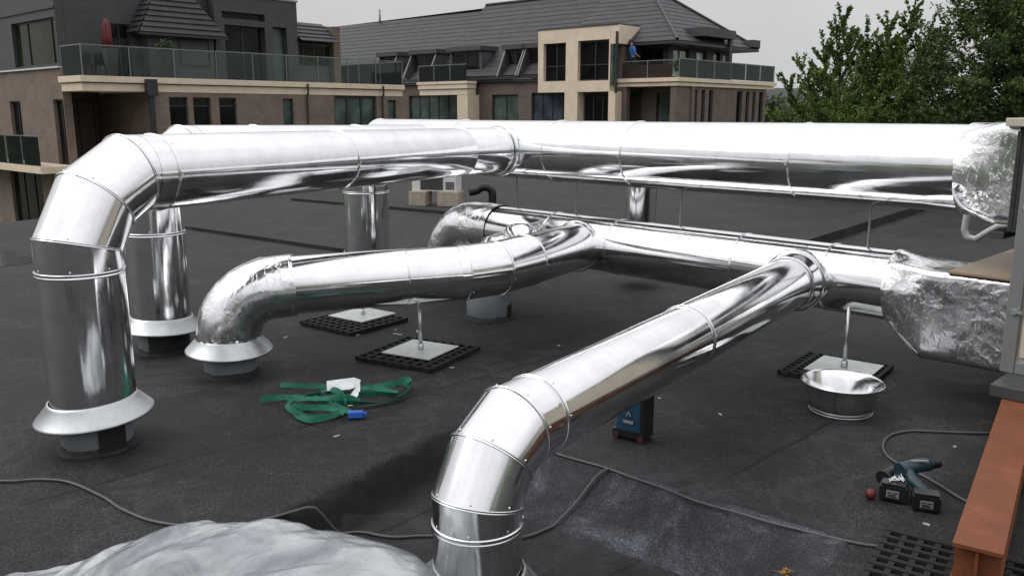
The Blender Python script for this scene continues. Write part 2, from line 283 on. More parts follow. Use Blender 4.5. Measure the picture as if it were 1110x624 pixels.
# ------------------------------------------------------------------ mesh helpers
class G:
    """collects shapes for ONE mesh object"""
    def __init__(s): s.bm = bmesh.new(); s.uv = s.bm.loops.layers.uv.new('UVMap')
    def quad(s, pts, smooth=False):
        f = s.bm.faces.new([s.bm.verts.new(p) for p in pts]); f.smooth = smooth; return f
    def box(s, x0, x1, y0, y1, z0, z1, mat=None):
        x0, x1 = min(x0, x1), max(x0, x1); y0, y1 = min(y0, y1), max(y0, y1); z0, z1 = min(z0, z1), max(z0, z1)
        v = [Vector((x, y, z)) for z in (z0, z1) for y in (y0, y1) for x in (x0, x1)]
        if mat is not None: v = [mat @ p for p in v]
        v = [s.bm.verts.new(p) for p in v]
        for i in ((0, 2, 3, 1), (4, 5, 7, 6), (0, 1, 5, 4), (2, 6, 7, 3), (0, 4, 6, 2), (1, 3, 7, 5)):
            s.bm.faces.new([v[k] for k in i])
        return s
    def hexa(s, v8):
        v = [s.bm.verts.new(p) for p in v8]
        for i in ((0, 2, 3, 1), (4, 5, 7, 6), (0, 1, 5, 4), (2, 6, 7, 3), (0, 4, 6, 2), (1, 3, 7, 5)):
            s.bm.faces.new([v[k] for k in i])
        return s
    def prism(s, poly, z0, z1, mat=None):
        mk = lambda p, z: s.bm.verts.new(mat @ Vector((p[0], p[1], z)) if mat is not None else (p[0], p[1], z))
        a = [mk(p, z0) for p in poly]; b = [mk(p, z1) for p in poly]; n = len(poly)
        s.bm.faces.new(a[::-1]); s.bm.faces.new(b)
        for i in range(n): s.bm.faces.new([a[i], a[(i+1) % n], b[(i+1) % n], b[i]])
        return s
    def lathe(s, prof, c=(0, 0, 0), n=40, mat=None, closed=False):
        rings = []
        for r, z in prof:
            ring = []
            for k in range(n):
                a = 2*math.pi*k/n; p = Vector((c[0]+r*math.cos(a), c[1]+r*math.sin(a), c[2]+z))
                if mat is not None: p = mat @ p
                ring.append(s.bm.verts.new(p))
            rings.append(ring)
        m = len(rings)
        for i in range(m if closed else m-1):
            a, b = rings[i], rings[(i+1) % m]
            for k in range(n):
                f = s.bm.faces.new([a[k], a[(k+1) % n], b[(k+1) % n], b[k]]); f.smooth = True
        if not closed:
            for ring, rev in ((rings[0], True), (rings[-1], False)):
                pass
        return rings
    def cap(s, ring, rev=False): s.bm.faces.new(ring[::-1] if rev else ring)
    def tube(s, pts, r, n=48, sub=6, wob=0., seam=None, smoothjoin=False, cap=False, foil=0., dmax=None, seed=0., r1=None):
        """mitred pipe along a polyline; straight runs keep crisp joints"""
        pts = [Vector(p) for p in pts]; K = len(pts)
        ds = [(pts[i+1]-pts[i]).normalized() for i in range(K-1)]
        up = Vector((0, 0, 1)) if abs(ds[0].z) < .9 else Vector((-.7, -.7, 0))
        e1 = (up - ds[0]*up.dot(ds[0])).normalized()
        vlen = 0.; last = None; firstring = None
        for i in range(K-1):
            d = ds[i]
            if i: 
                q = ds[i-1].rotation_difference(d); e1 = (q @ e1).normalized()
            e2 = d.cross(e1)
            n0 = (ds[i-1]+d).normalized() if i else d
            n1 = (d+ds[i+1]).normalized() if i < K-2 else d
            ln = (pts[i+1]-pts[i]).length
            ns = sub if dmax is None else max(1, int(ln/dmax))
            rings = []
            for j in range(ns+1):
                t = j/ns; ring = []
                for k in range(n):
                    a = 2*math.pi*k/n
                    ra = r if r1 is None else r+(r1-r)*((i+t)/(K-1))
                    rr = ra
                    if wob: rr += wob*noise.noise(Vector((math.cos(a)*1.6+seed, math.sin(a)*1.6, (vlen+ln*t)*.9+seed)))
                    if seam is not None:
                        da = ((a-seam) % (2*math.pi))
                        if da < .35: rr += .0035*(1-da/.35)
                    c = (e1*math.cos(a)+e2*math.sin(a))*rr
                    ta = -c.dot(n0)/max(.3, d.dot(n0)); tb = ln - c.dot(n1)/max(.3, d.dot(n1))
                    p = pts[i]+c+d*(ta+(tb-ta)*t)
                    if foil:
                        q = p*9
                        w = noise.noise(q*.8)*.7+abs(noise.noise(q*1.7))*.8-.3+noise.noise(q*4)*.16
                        p = p + c.normalized()*w*foil
                    ring.append(p)
                rings.append(ring)
            if smoothjoin and last is not None: vr = [last]
            else: vr = [[s.bm.verts.new(p) for p in rings[0]]]
            for ring in rings[1:]: vr.append([s.bm.verts.new(p) for p in ring])
            if firstring is None: firstring = vr[0]
            for j in range(ns):
                for k in range(n):
                    k2 = (k+1) % n
                    f = s.bm.faces.new([vr[j][k], vr[j][k2], vr[j+1][k2], vr[j+1][k]]); f.smooth = True
                    uu = (k/n*2*math.pi*r+seed*7, (k+1)/n*2*math.pi*r+seed*7); vv = (vlen+ln*j/ns+seed*3, vlen+ln*(j+1)/ns+seed*3)
                    for lp, (a_, b_) in zip(f.loops, ((0, 0), (1, 0), (1, 1), (0, 1))): lp[s.uv].uv = (uu[a_], vv[b_])
            last = vr[-1]; vlen += ln
        if cap: s.bm.faces.new(firstring[::-1]); s.bm.faces.new(last)
        return s
    def ring(s, c, d, r, w=.022, h=.009, n=48):
        """raised double bead round a pipe"""
        c = Vector(c); d = Vector(d).normalized()
        q = Vector((0, 0, 1)).rotation_difference(d).to_matrix().to_4x4(); q.translation = c
        prof = [(r-.004, -w/2), (r+h*.7, -w/2), (r+h, -w*.36), (r+h*.7, -w*.2), (r+h*.35, 0), (r+h*.7, w*.2), (r+h, w*.36), (r+h*.7, w/2), (r-.004, w/2)]
        s.lathe(prof, mat=q, n=n)
        for k in range(7):
            a = k*.9+r*11; m_ = q @ Matrix.Rotation(a, 4, 'Z') @ Matrix.Translation((r-.001, 0, w*.5+.012)) @ Matrix.Rotation(math.pi/2, 4, 'Y')
            rr = s.lathe([(.0048, 0), (.0042, .0022), (.002, .0036)], mat=m_, n=8); s.cap(rr[-1])
        return s
    def build(s, name, mat, parent=None, off=None, label=None, bevel=0, seg=2, recalc=True):
        if off is not None: bmesh.ops.translate(s.bm, verts=s.bm.verts, vec=Vector(off))
        if bevel:
            es = [e for e in s.bm.edges if len(e.link_faces) == 2 and e.calc_face_angle(0) > .6]
            bmesh.ops.bevel(s.bm, geom=es, offset=bevel, segments=seg, affect='EDGES', profile=.5)
        if recalc: bmesh.ops.recalc_face_normals(s.bm, faces=s.bm.faces)
        me = bpy.data.meshes.new(name); s.bm.to_mesh(me); s.bm.free()
        o = bpy.data.objects.new(name, me); COL.objects.link(o)
        if mat: me.materials.append(M[mat] if isinstance(mat, str) else mat)
        if parent: o.parent = parent
        if label: o['label'] = label
        return o

def tag(o, label, cat, group=None, kind=None):
    if kind: o['kind'] = kind
    if label: o['label'] = label
    if cat: o['category'] = cat
    if group: o['group'] = group
    return o
def thing(name, label, cat, loc=(0, 0, 0), rz=0, group=None):
    o = bpy.data.objects.new(name, None); COL.objects.link(o); o.empty_display_size = .2
    o.location = loc; o.rotation_euler = (0, 0, rz)
    return tag(o, label, cat, group)
def neg(t): return tuple(-c for c in t)
def copy_tree(o, parent=None):
    c = o.copy(); COL.objects.link(c)
    if parent: c.parent = parent
    for ch in [k for k in bpy.data.objects if k.parent == o]: copy_tree(ch, c)
    return c
def mesh_obj(name, verts, faces, mat, parent=None, smooth=False, tint=None):
    me = bpy.data.meshes.new(name); me.from_pydata(verts, [], faces); me.update()
    if smooth: me.polygons.foreach_set('use_smooth', [True]*len(faces))
    if tint is not None:
        a = me.attributes.new('tint', 'FLOAT', 'FACE'); a.data.foreach_set('value', tint)
    me.materials.append(M[mat]); o = bpy.data.objects.new(name, me); COL.objects.link(o)
    if parent: o.parent = parent
    return o

# duct grid of the roof: m runs along the mains towards the air handling unit, v away from us
MD = Vector((.694, -.72, 0)).normalized(); VD = Vector((.72, .694, 0)).normalized()
def mv(m, v, z=0): return MD*m + VD*v + Vector((0, 0, z))
ROT = math.atan2(MD.y, MD.x)

# ------------------------------------------------------------------ the setting
PC = Vector((-.271, 4.514, 0)); TD = Vector((.781, -.624, 0)); LD = Vector((.541, .841, 0))
def sstep(x): x = max(0., min(1., x)); return x*x*(3-2*x)
def deck(x, y):
    p = Vector((x, y, 0))-PC
    dT = p.dot(Vector((-.624, -.781, 0))); dL = p.dot(Vector((.841, -.541, 0)))
    dT += .02*noise.noise(Vector((x*3, y*3, 9)))
    b = p.dot(TD)-.62
    h = -.17*min(max(0., min(1., dT/.34)), sstep(dL/.06+.3))*(1-sstep((b-1.1)/.35))
    h += .007*noise.noise(Vector((x*1.3, y*1.3, 0)))+.003*noise.noise(Vector((x*5, y*5, 3)))-.004
    return h
g = G()
X0, X1, Y0, Y1, st = -5.0, 6.0, -1.0, 8.0, .06
nx = round((X1-X0)/st); ny = round((Y1-Y0)/st)
vs = []
for j in range(ny+1):
    for i in range(nx+1):
        x, y = X0+i*st, Y0+j*st
        e = min(i, nx-i, j, ny-j)/6.
        vs.append(g.bm.verts.new((x, y, deck(x, y)*min(1, e))))
for j in range(ny):
    for i in range(nx):
        a = j*(nx+1)+i
        f = g.bm.faces.new([vs[a], vs[a+1], vs[a+nx+2], vs[a+nx+1]]); f.smooth = True
DM0, DM1, DV0, DV1 = -15.3, 6.5, -7.5, 16.5
outer = [mv(-11.9, DV0), mv(DM1, DV0), mv(DM1, DV1), mv(-19.5, 17.5)]    # anticlockwise seen from above
inner = [Vector((X0, Y0, 0)), Vector((X1, Y0, 0)), Vector((X1, Y1, 0)), Vector((X0, Y1, 0))]
# outer corners by nearest inner corner
oc = [min(outer, key=lambda o: -(o-Vector((.5, 3.5, 0))).normalized().dot((q-Vector((.5, 3.5, 0))).normalized())) for q in inner]
seq = [outer[0], outer[1], outer[2], outer[3]]
iv = [g.bm.verts.new(p) for p in inner]; ov = [g.bm.verts.new(p) for p in seq]
# outer in order: left-back... pair each outer edge with one inner edge
pair = {0: 3, 1: 0, 2: 1, 3: 2}
cen = Vector((.5, 3.5, 0))
ang = lambda p: math.atan2((p-cen).y, (p-cen).x)
k0 = min(range(4), key=lambda k: abs((ang(seq[k])-ang(inner[0])+math.pi) % (2*math.pi)-math.pi))
ov = [ov[(k0+i) % 4] for i in range(4)]
for i in range(4):
    g.bm.faces.new([iv[i], ov[i], ov[(i+1) % 4], iv[(i+1) % 4]])
low = [g.bm.verts.new(v.co+Vector((0, 0, -4.2))) for v in ov]
for i in range(4): g.bm.faces.new([ov[i], low[i], low[(i+1) % 4], ov[(i+1) % 4]])
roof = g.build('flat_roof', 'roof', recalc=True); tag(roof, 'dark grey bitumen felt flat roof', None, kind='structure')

M['apron'] = None
def mat_apron():
    m, nt, p = nodes('worn dusty felt strip'); tc = N(nt, 'ShaderNodeTexCoord'); P = tc.outputs['Object']
    a = N(nt, 'ShaderNodeTexNoise', Scale=3.2, Detail=9, Roughness=.72, Distortion=.5); L(nt, P, a.inputs['Vector'])
    f = N(nt, 'ShaderNodeTexNoise', Scale=120, Detail=4, Roughness=.7); L(nt, P, f.inputs['Vector'])
    base = ramp(nt, a.outputs['Fac'], [(.36, (.016, .016, .018)), (.50, (.030, .031, .036)), (.60, (.062, .065, .078)), (.70, (.12, .124, .148))])
    mx = N(nt, 'ShaderNodeMixRGB', blend_type='MULTIPLY'); mx.inputs[0].default_value = 1; L(nt, base, mx.inputs[1]); L(nt, ramp(nt, f.outputs['Fac'], [(.36, .5), (.5, .9), (.62, 1.9)]), mx.inputs[2])
    L(nt, mx.outputs[0], p.inputs['Base Color']); p.inputs['Roughness'].default_value = .72; p.inputs['Specular IOR Level'].default_value = .3
    b = N(nt, 'ShaderNodeBump', Strength=.5, Distance=.004); L(nt, f.outputs['Fac'], b.inputs['Height']); L(nt, b.outputs['Normal'], p.inputs['Normal']); return m
M['apron'] = mat_apron()
nd = Vector((-.624, -.781, 0)); vs_, fs_ = [], []
NB, NT = 90, 24
for i in range(NB+1):
    for j in range(NT+1):
        bb = .35+1.75*i/NB; tt = -.015+.40*j/NT
        q = PC+TD*bb+nd*(tt+.010*noise.noise(Vector((bb*4, j/NT*.6, 2))))
        edge = .009 if 0 < j < NT and 0 < i < NB else .0005
        vs_.append((q.x, q.y, deck(q.x, q.y)+edge))
for i in range(NB):
    for j in range(NT):
        a = i*(NT+1)+j; fs_.append((a, a+1, a+NT+2, a+NT+1))
tag(mesh_obj('felt_strip', vs_, fs_, 'apron', smooth=True), None, None, kind='structure')

def welt(m0, v0, m1, v1, w, h, name='roof_upstand'):
    a, b = mv(m0, v0), mv(m1, v1); d = (b-a).normalized(); n_ = Vector((-d.y, d.x, 0))
    g = G(); q = Matrix(((d.x, n_.x, 0, a.x), (d.y, n_.y, 0, a.y), (0, 0, 1, 0), (0, 0, 0, 1)))
    g.box(0, (b-a).length, 0, w, -.02, h, q)
    o = g.build(name, 'roof', bevel=.02); tag(o, None, None, kind='structure'); return o
welt(-15.2, 4.95, -8.6, 5.85, .35, .045)
welt(-15.2, 8.6, -9.3, 9.7, .4, .05)
welt(-5.05, 9.3, -5.85, 15.8, .5, .12)

g = G(); g.quad([(-900, -900, -4.2), (900, -900, -4.2), (900, 900, -4.2), (-900, 900, -4.2)])
tag(g.build('ground', 'grass'), 'rough green ground below the roofs', None, kind='structure')
# hills all round
vs, fs = [], []
na = 120
prof = [(150, -4.3), (190, .2), (260, 4), (380, 8), (560, 9), (700, -4.4)]
for k in range(na):
    a = 2*math.pi*k/na
    for r, z in prof:
        zz = z if z < -4 else z*(.75+.7*noise.noise(Vector((math.cos(a)*2.2, math.sin(a)*2.2, r*.004))))
        vs.append((r*math.cos(a), r*math.sin(a), zz))
for k in range(na):
    for j in range(len(prof)-1):
        a = k*len(prof)+j; b = ((k+1) % na)*len(prof)+j
        fs.append((a, a+1, b+1, b))
tag(mesh_obj('hills', vs, fs, 'grass', smooth=True), 'low green hills on the horizon', None, kind='structure')
g = G()
poly = []
for k in range(28):
    a = 2*math.pi*k/28; rr = 1+.35*noise.noise(Vector((math.cos(a)*1.5, math.sin(a)*1.5, 4)))
    poly.append((-6.9+1.15*rr*math.cos(a), 9.9+.75*rr*math.sin(a)))
g.prism(poly, -.01, .004)
tag(g.build('puddle', 'water'), 'shallow puddle at the left of the roof', None, kind='structure')

# ------------------------------------------------------------------ ducts
def band(parent, off, c, d, r, name='joint_band', w=.014, h=.0045):
    g = G(); g.ring(c, d, r, w, h); return g.build(name, 'band', parent, off)
def collar(parent, off, x, y, zb, r, flare=.085, h=.085, tilt=(0, 0)):
    """rain collar: flared cone with a rolled lip"""
    g = G()
    q = Matrix.Translation((x, y, zb)) @ Matrix.Rotation(tilt[0], 4, 'X') @ Matrix.Rotation(tilt[1], 4, 'Y')
    prof = [(r+.001, h+.012), (r+.010, h+.010), (r+.012, h), (r+flare-.006, .012), (r+flare, .004), (r+flare-.002, -.004), (r+flare-.01, -.002), (r+.006, h-.012)]
    g.lathe(prof, mat=q, n=56)
    g.box(r+.012, r+flare, -.004, .004, .012, .03, q @ Matrix.Rotation(1.1, 4, 'Z'))
    return g.build('rain_collar', 'collar', parent, off)
def sect(parent, off, pts, r, name='duct_section', seam=None, seed=None, bands=(), sub=6):
    g = G(); g.tube(pts, r, n=64, sub=sub, wob=.0009, seam=seam, seed=random.random()*9 if seed is None else seed)
    o = g.build(name, 'duct', parent, off)
    return o
def elbow90(K, u_dir, h_dir, g_):
    """corner K: comes up along u_dir, leaves along h_dir, three mitres"""
    K = Vector(K); u = Vector(u_dir); h = Vector(h_dir).normalized(); t = 1.366*g_
    J1 = K-u*t; J2 = J1+(u*math.cos(R(30))+h*math.sin(R(30)))*g_; J3 = K+h*t
    return J1, J2, J3
def run(parent, off, a, b, r, cuts=(), seam=None, name='duct_section', dev=.004):
    """a straight run cut into sheet-metal lengths, each a part, with a bead at every cut"""
    a, b = Vector(a), Vector(b); ts = [0]+list(cuts)+[1]
    for i in range(len(ts)-1):
        p, q = a.lerp(b, ts[i]), a.lerp(b, ts[i+1])
        j = Vector((random.uniform(-1, 1), random.uniform(-1, 1), random.uniform(-1, 1)))*dev
        o = sect(parent, off, [p, q+j*.5], r-(.0015 if i % 2 else 0), name, seam=seam)
        if i: band(o, None, p+Vector(off), (b-a), r)
def gores(parent, off, pts, r):
    """an elbow: first and last points lie inside the neighbouring lengths"""
    g = G(); g.tube(pts, r-.001, n=64, sub=3, wob=.0007, seed=random.random()*9)
    o = g.build('elbow', 'duct', parent, off)
    for i in range(1, len(pts)-1):
        d = (Vector(pts[i+1])-Vector(pts[i])).normalized()+(Vector(pts[i])-Vector(pts[i-1])).normalized()
        dn = d.normalized(); cosb = dn.dot((Vector(pts[i+1])-Vector(pts[i])).normalized())
        # mitre joints are ellipses: bead built on a circle and stretched in the bend plane
        bend = (Vector(pts[i+1])-Vector(pts[i])).normalized()-(Vector(pts[i])-Vector(pts[i-1])).normalized(); bend.normalize()
        gg = G(); gg.ring((0, 0, 0), dn, r, .013, .004)
        for v in gg.bm.verts:
            c = v.co.dot(bend); v.co += bend*(c*(1/cosb-1)); v.co += Vector(pts[i])+Vector(off)
        gg.build('joint_band', 'band', o)
    return o
UP = Vector((0, 0, 1))

# ---- upper system
ub = mv(-8.4, 5.73); off = neg((ub.x, ub.y, 0))
U_ = thing('ventilation_duct', 'upper shiny metal duct at head height, with two side branches and round legs', 'duct', (ub.x, ub.y, 0))
RU = .27
A0, A1 = mv(-1.84, 5.73, 1.36), mv(-8.4+.50, 5.73, 1.36)
Lm = 6.45-.5
run(U_, off, A0, A1, RU, [(2.95-1.84)/6.06, (4.42-1.84)/6.06, (5.30-1.84)/6.06, (6.6-1.84)/6.06], seam=2.3)
K = mv(-8.4, 5.73, 1.36); J1, J2, J3 = elbow90(K, UP, MD, .30)
gores(U_, off, [J1-UP*.12, J1, J2, J3, A1], RU)
sect(U_, off, [(K.x, K.y, .06), J1-UP*.11], RU-.01, 'riser_duct'); band(U_, off, (K.x, K.y, .80), UP, RU-.004, w=.026, h=.008)
collar(U_, off, K.x, K.y, .01, RU)
# branch one, nearest on the left
K1 = Vector((-2.172, 4.25, 1.385)); T1 = mv(-5.8, 5.73, 1.36); B1 = T1-VD*.78; B1.z = 1.362
h1 = (B1-K1).normalized(); R1 = .205
J1, J2, J3 = elbow90(K1, UP, h1, .245)
gores(U_, off, [J1-UP*.03, J1, J2, J3, J3+h1*.05], R1)
r_o = sect(U_, off, [(K1.x, K1.y, .215), J1-UP*.02], R1, 'riser_duct', seam=2.6); band(r_o, None, Vector((K1.x, K1.y, .92))+Vector(off), UP, R1, w=.026, h=.008)
collar(U_, off, K1.x, K1.y, .165, R1, .085, .085, (R(1.5), R(-3)))
run(U_, off, J3+h1*.04, B1-h1*.02, R1, [.035, .50], seam=2.2)
g = G(); g.tube([B1-h1*.05, B1, T1], R1-.001, n=64, sub=4, wob=.0009, seed=3.3)
o = g.build('tee_piece', 'duct', U_, off); band(o, None, B1+Vector(off), (h1+VD), R1); 
ts = T1-VD*.285
band(o, None, ts+Vector(off), VD, R1+.012, w=.03, h=.014); band(o, None, ts-VD*.05+Vector(off), VD, R1, w=.02)
# branch two, behind
K2 = Vector((-2.562, 6.10, 1.405)); T2 = mv(-7.15, 5.73, 1.37); h2 = (T2-K2); h2.z = 0; h2.normalize(); R2 = .205
J1, J2, J3 = elbow90(K2, UP, h2, .235)
gores(U_, off, [J1-UP*.03, J1, J2, J3, J3+h2*.06], R2)
o = sect(U_, off, [(K2.x, K2.y, .205), J1-UP*.02], R2, 'riser_duct', seam=.4); band(o, None, Vector((K2.x, K2.y, .86))+Vector(off), UP, R2, w=.026, h=.008)
collar(U_, off, K2.x, K2.y, .155, R2, .085, .085, (R(-2), R(2)))
run(U_, off, J3+h2*.05, T2, R2, [.2, .6], seam=1.0)
# thin leg behind the main
pb = Vector((1.28, 8.5, 0)); e = mv(-5.23, 5.73, 1.33)
J1, J2, J3 = elbow90((pb.x, pb.y, 1.33), UP, -VD, .2)
gores(U_, off, [J1-UP*.05, J1, J2, J3, e], .15)
sect(U_, off, [(pb.x, pb.y, .19), J1-UP*.04], .15, 'riser_duct'); collar(U_, off, pb.x, pb.y, .15, .15, .07)
# foil transition to the unit
def foil_taper(parent, off, c0, r, c1, hw, hz, ext=0, name='foil_wrap', amp=.005, rows=16, zc=None):
    c0, c1 = Vector(c0), Vector(c1); d = (c1-c0); d.z = 0; d.normalize(); s_ = Vector((-d.y, d.x, 0))
    n = 88; g = G(); prev = None
    L1 = (c1-c0).length; tot = L1+ext; rows2 = rows+int(rows*ext/L1)
    for j in range(rows2+1):
        x = tot*j/rows2; t = min(1, x/L1)**.8
        c = c0.lerp(c1, min(1, x/L1)) + d*max(0, x-L1)
        ring = []
        for k in range(n):
            a = 2*math.pi*k/n; ca, sa = math.cos(a), math.sin(a)
            pr = Vector((ca*r, sa*r)); mm = max(abs(ca)/hw, abs(sa)/hz); pq = Vector((ca/mm, sa/mm))
            q = pr.lerp(pq, t)
            p = c+s_*q.x+UP*q.y
            w = noise.noise(p*5)*.8+abs(noise.noise(p*10+Vector((3, 1, 2))))*.7-.25+noise.noise(p*30)*.13
            nn = (s_*q.x+UP*q.y).normalized()
            e_ = min(1, j/2.)*1.
            p = p+nn*(w*amp*e_+.004)+d*noise.noise(p*9+Vector((7, 7, 7)))*amp*.6
            ring.append(g.bm.verts.new(p))
        if prev:
            for k in range(n):
                f = g.bm.faces.new([prev[k], prev[(k+1) % n], ring[(k+1) % n], ring[k]]); f.smooth = True
        prev = ring
    return g.build(name, 'foil', parent, off)
foil_taper(U_, off, mv(-1.88, 5.73, 1.36), RU+.006, mv(-1.62, 5.73, 1.355), .30, .285, .08)
band(U_, off, mv(-1.865, 5.73, 1.36), MD, RU+.004, w=.012, h=.006)

# ---- lower system
lb = mv(-6.75, 5.58); off = neg((lb.x, lb.y, 0))
W_ = thing('ventilation_duct', 'lower shiny metal duct with foil elbows and a long branch running towards us', 'duct', (lb.x, lb.y, 0))
RL = .23
A0, A1 = mv(-2.17, 5.58, .6), mv(-6.3, 5.58, .6); L_ = 4.13
run(W_, off, A0, A1, RL, [(2.62-2.17)/L_, (3.30-2.17)/L_, (4.47-2.17)/L_, (5.2-2.17)/L_], seam=2.4)
# foil covered left elbow
K = mv(-6.72, 5.58, .6)
arc = [mv(-5.93, 5.58, .6), mv(-6.3, 5.58, .6)]
for k in range(1, 8):
    a = k/8*math.pi/2; arc.append(mv(-6.3-.42*math.sin(a), 5.58, .6-.42*(1-math.cos(a))))
arc += [mv(-6.72, 5.58, .18), mv(-6.72, 5.58, .1)]
g = G(); g.tube(arc, RL+.012, n=72, dmax=.03, smoothjoin=True, foil=.010); g.build('foil_wrap', 'foil', W_, off)
collar(W_, off, K.x, K.y, .12, RL+.01)
# branch with foil elbow, left
K3 = Vector((-1.885, 5.53, .56)); Ba = Vector((-.35, 5.97, .59)); Bb = Vector((-.12, 6.12, .595)); Bc = Vector((.10, 6.42, .60)); T3 = mv(-4.82, 5.58, .6)
h3 = (Ba-K3).normalized(); hh3 = Vector((h3.x, h3.y, 0)).normalized(); R3 = .197
P3 = K3+h3*.42
arc = [(K3.x, K3.y, .17), (K3.x, K3.y, .24)]
rad = .32
for k in range(0, 9):
    a = k/8*math.pi/2; arc.append(Vector((K3.x, K3.y, K3.z-rad))+UP*rad*math.sin(a)+hh3*rad*(1-math.cos(a)))
arc.append(P3+h3*.02)
g = G(); g.tube(arc, R3+.012, n=72, dmax=.028, smoothjoin=True, foil=.008); g.build('foil_wrap', 'foil', W_, off)
band(W_, off, P3, h3, R3+.006, w=.02, h=.008)
collar(W_, off, K3.x, K3.y, .155, R3, .085, .085, (R(2), R(2)))
run(W_, off, P3, Ba-h3*.01, R3, [.66], seam=2.3)
gores(W_, off, [Ba-h3*.04, Ba, Bb, Bc, Bc+(T3-Bc)*.1], R3)
g = G(); g.tube([Bc, T3], R3-.002, n=64, sub=5, wob=.0009, seed=5.1); o = g.build('tee_piece', 'duct', W_, off)
d3 = (T3-Bc).normalized(); band(o, None, T3-d3*.245+Vector(off), d3, R3+.012, w=.026, h=.008)
# long branch running towards us
T4 = Vector((2.06, 5.88, .60)); K4 = Vector((-.13, 3.0, .50)); h4 = (T4-K4).normalized(); R4 = .169
J1, J2, J3 = elbow90(K4, UP, Vector((h4.x, h4.y, 0)), .165)
gores(W_, off, [J1-UP*.10, J1, J2, J3, J3+h4*.10], R4+.002)
run(W_, off, J3+h4*.08, T4-h4*.36, R4, [.02, .48], seam=2.5)
band(W_, off, J1-UP*.09, UP, R4, w=.026, h=.008)
sect(W_, off, [(K4.x, K4.y, -.03), J1-UP*.08], R4, 'riser_duct')
collar(W_, off, K4.x, K4.y, -.085, R4, .085, .085, (R(0), R(4)))
g = G(); g.tube([T4-h4*.40, T4-h4*.24], R4+.004, n=64, sub=2, r1=R4+.034); g.tube([T4-h4*.24, T4], R4+.02, n=64, sub=2)
o = g.build('tee_piece', 'duct', W_, off)
band(o, None, T4-h4*.40+Vector(off), h4, R4+.004, w=.028, h=.012); band(o, None, T4-h4*.255+Vector(off), h4, R4+.026, w=.04, h=.016)
# capped inspection stub beside the foil elbow
p0 = Vector((-.20, 7.12, 0))
g = G(); g.tube([p0+UP*.10, p0+UP*.40, Vector((-.13, 7.2, .52)), Vector((.3, 7.6, .6))], .17, n=56, dmax=.03, smoothjoin=True, foil=.010); g.build('foil_wrap', 'foil', W_, off)
g = G(); q = Matrix.Translation((.07, 7.2, .675)); rr = g.lathe([(.145, -.06), (.145, 0), (.135, .05), (.11, .085), (.07, .105), (.03, .112)], mat=q, n=40); g.cap(rr[-1]); o = g.build('inspection_cap', 'duct', W_, off)
g = G(); g.lathe([(.142, -.012), (.185, -.012), (.188, .012), (.142, .014)], mat=q, n=40, closed=True); g.build('rubber_rim', 'rubber', o)
g = G(); g.box(.150, .192, -.05, .03, -.014, .05, q @ Matrix.Rotation(R(-85), 4, 'Z')); g.build('tag', 'oxide', o, bevel=.003)
# foil box to the unit
foil_taper(W_, off, mv(-2.20, 5.58, .6), RL+.006, mv(-1.92, 5.585, .50), .27, .265, .45, amp=.006, rows=18)
band(W_, off, mv(-2.185, 5.58, .6), MD, RL+.004, w=.012, h=.006)
# threaded rods that hang it from the upper duct
for m_ in (-2.465, -3.99, -5.11, -5.87):
    a = mv(m_, 5.72, 0); g = G()
    g.tube([(a.x, a.y, .765), (a.x, a.y, 1.097)], .0085, n=10, sub=1); g.tube([(a.x, a.y, .79), (a.x, a.y, .805)], .02, n=6, sub=1, cap=True)
    g.build('hanger_rod', 'greyframe', W_, off)

# ---- pipe stubs through the roof
def stub(x, y, zb, zt, r, label, flap=None):
    t = thing('pipe_stub', label, 'pipe stub', (x, y, zb), group='grey pipe stubs through the roof felt')
    g = G(); rr = g.lathe([(r, 0), (r, zt-zb), (r-.012, zt-zb), (r-.012, .02)], n=44); g.build('pipe', 'stub', t)
    g = G(); g.lathe([(r+.03, -.005), (r+.022, .006), (r+.008, .012), (r+.003, .022), (r+.0005, .026)], n=44)
    for v in g.bm.verts: v.co.z += .010*noise.noise(v.co*20)*(1 if v.co.z > .015 else .2)
    g.build('felt_flashing', 'roof', t)
    if flap:
        g = G(); n = 14
        for i in range(n):
            a0 = R(flap[0]+(flap[1]-flap[0])*i/n); a1 = R(flap[0]+(flap[1]-flap[0])*(i+1)/n)
            h = lambda a: flap[2]*(1-.35*abs(noise.noise(Vector((a*6, 0, x)))))
            for ra, rb in ((r+.006, r+.014),):
                g.hexa([(ra*math.cos(a0), ra*math.sin(a0), .0), (ra*math.cos(a1), ra*math.sin(a1), .0), (rb*math.cos(a0), rb*math.sin(a0), .0), (rb*math.cos(a1), rb*math.sin(a1), .0),
                        (ra*math.cos(a0), ra*math.sin(a0), h(a0)), (ra*math.cos(a1), ra*math.sin(a1), h(a1)), (rb*math.cos(a0), rb*math.sin(a0), h(a0)), (rb*math.cos(a1), rb*math.sin(a1), h(a1))])
        g.build('torn_flap', 'bitumen', t)
    return t
stub(K1.x, K1.y, 0, .22, .172, 'grey pipe stub with a torn black flap under the leftmost duct leg', (-62, -18, .19))
stub(K2.x, K2.y, 0, .21, .172, 'grey pipe stub mostly wrapped in black felt under the second leg from the left', (-100, 20, .17))
stub(K3.x, K3.y, 0, .21, .172, 'bare blue grey pipe stub under the foil wrapped elbow on the left')
stub(p0.x, p0.y, 0, .30, .185, 'wide grey pipe stub in shade behind the bend of the low left branch', (-30, 30, .12))
stub(K4.x, K4.y, -.17, -.03, .145, 'pipe stub under the collar of the leg nearest to us at the bottom edge')

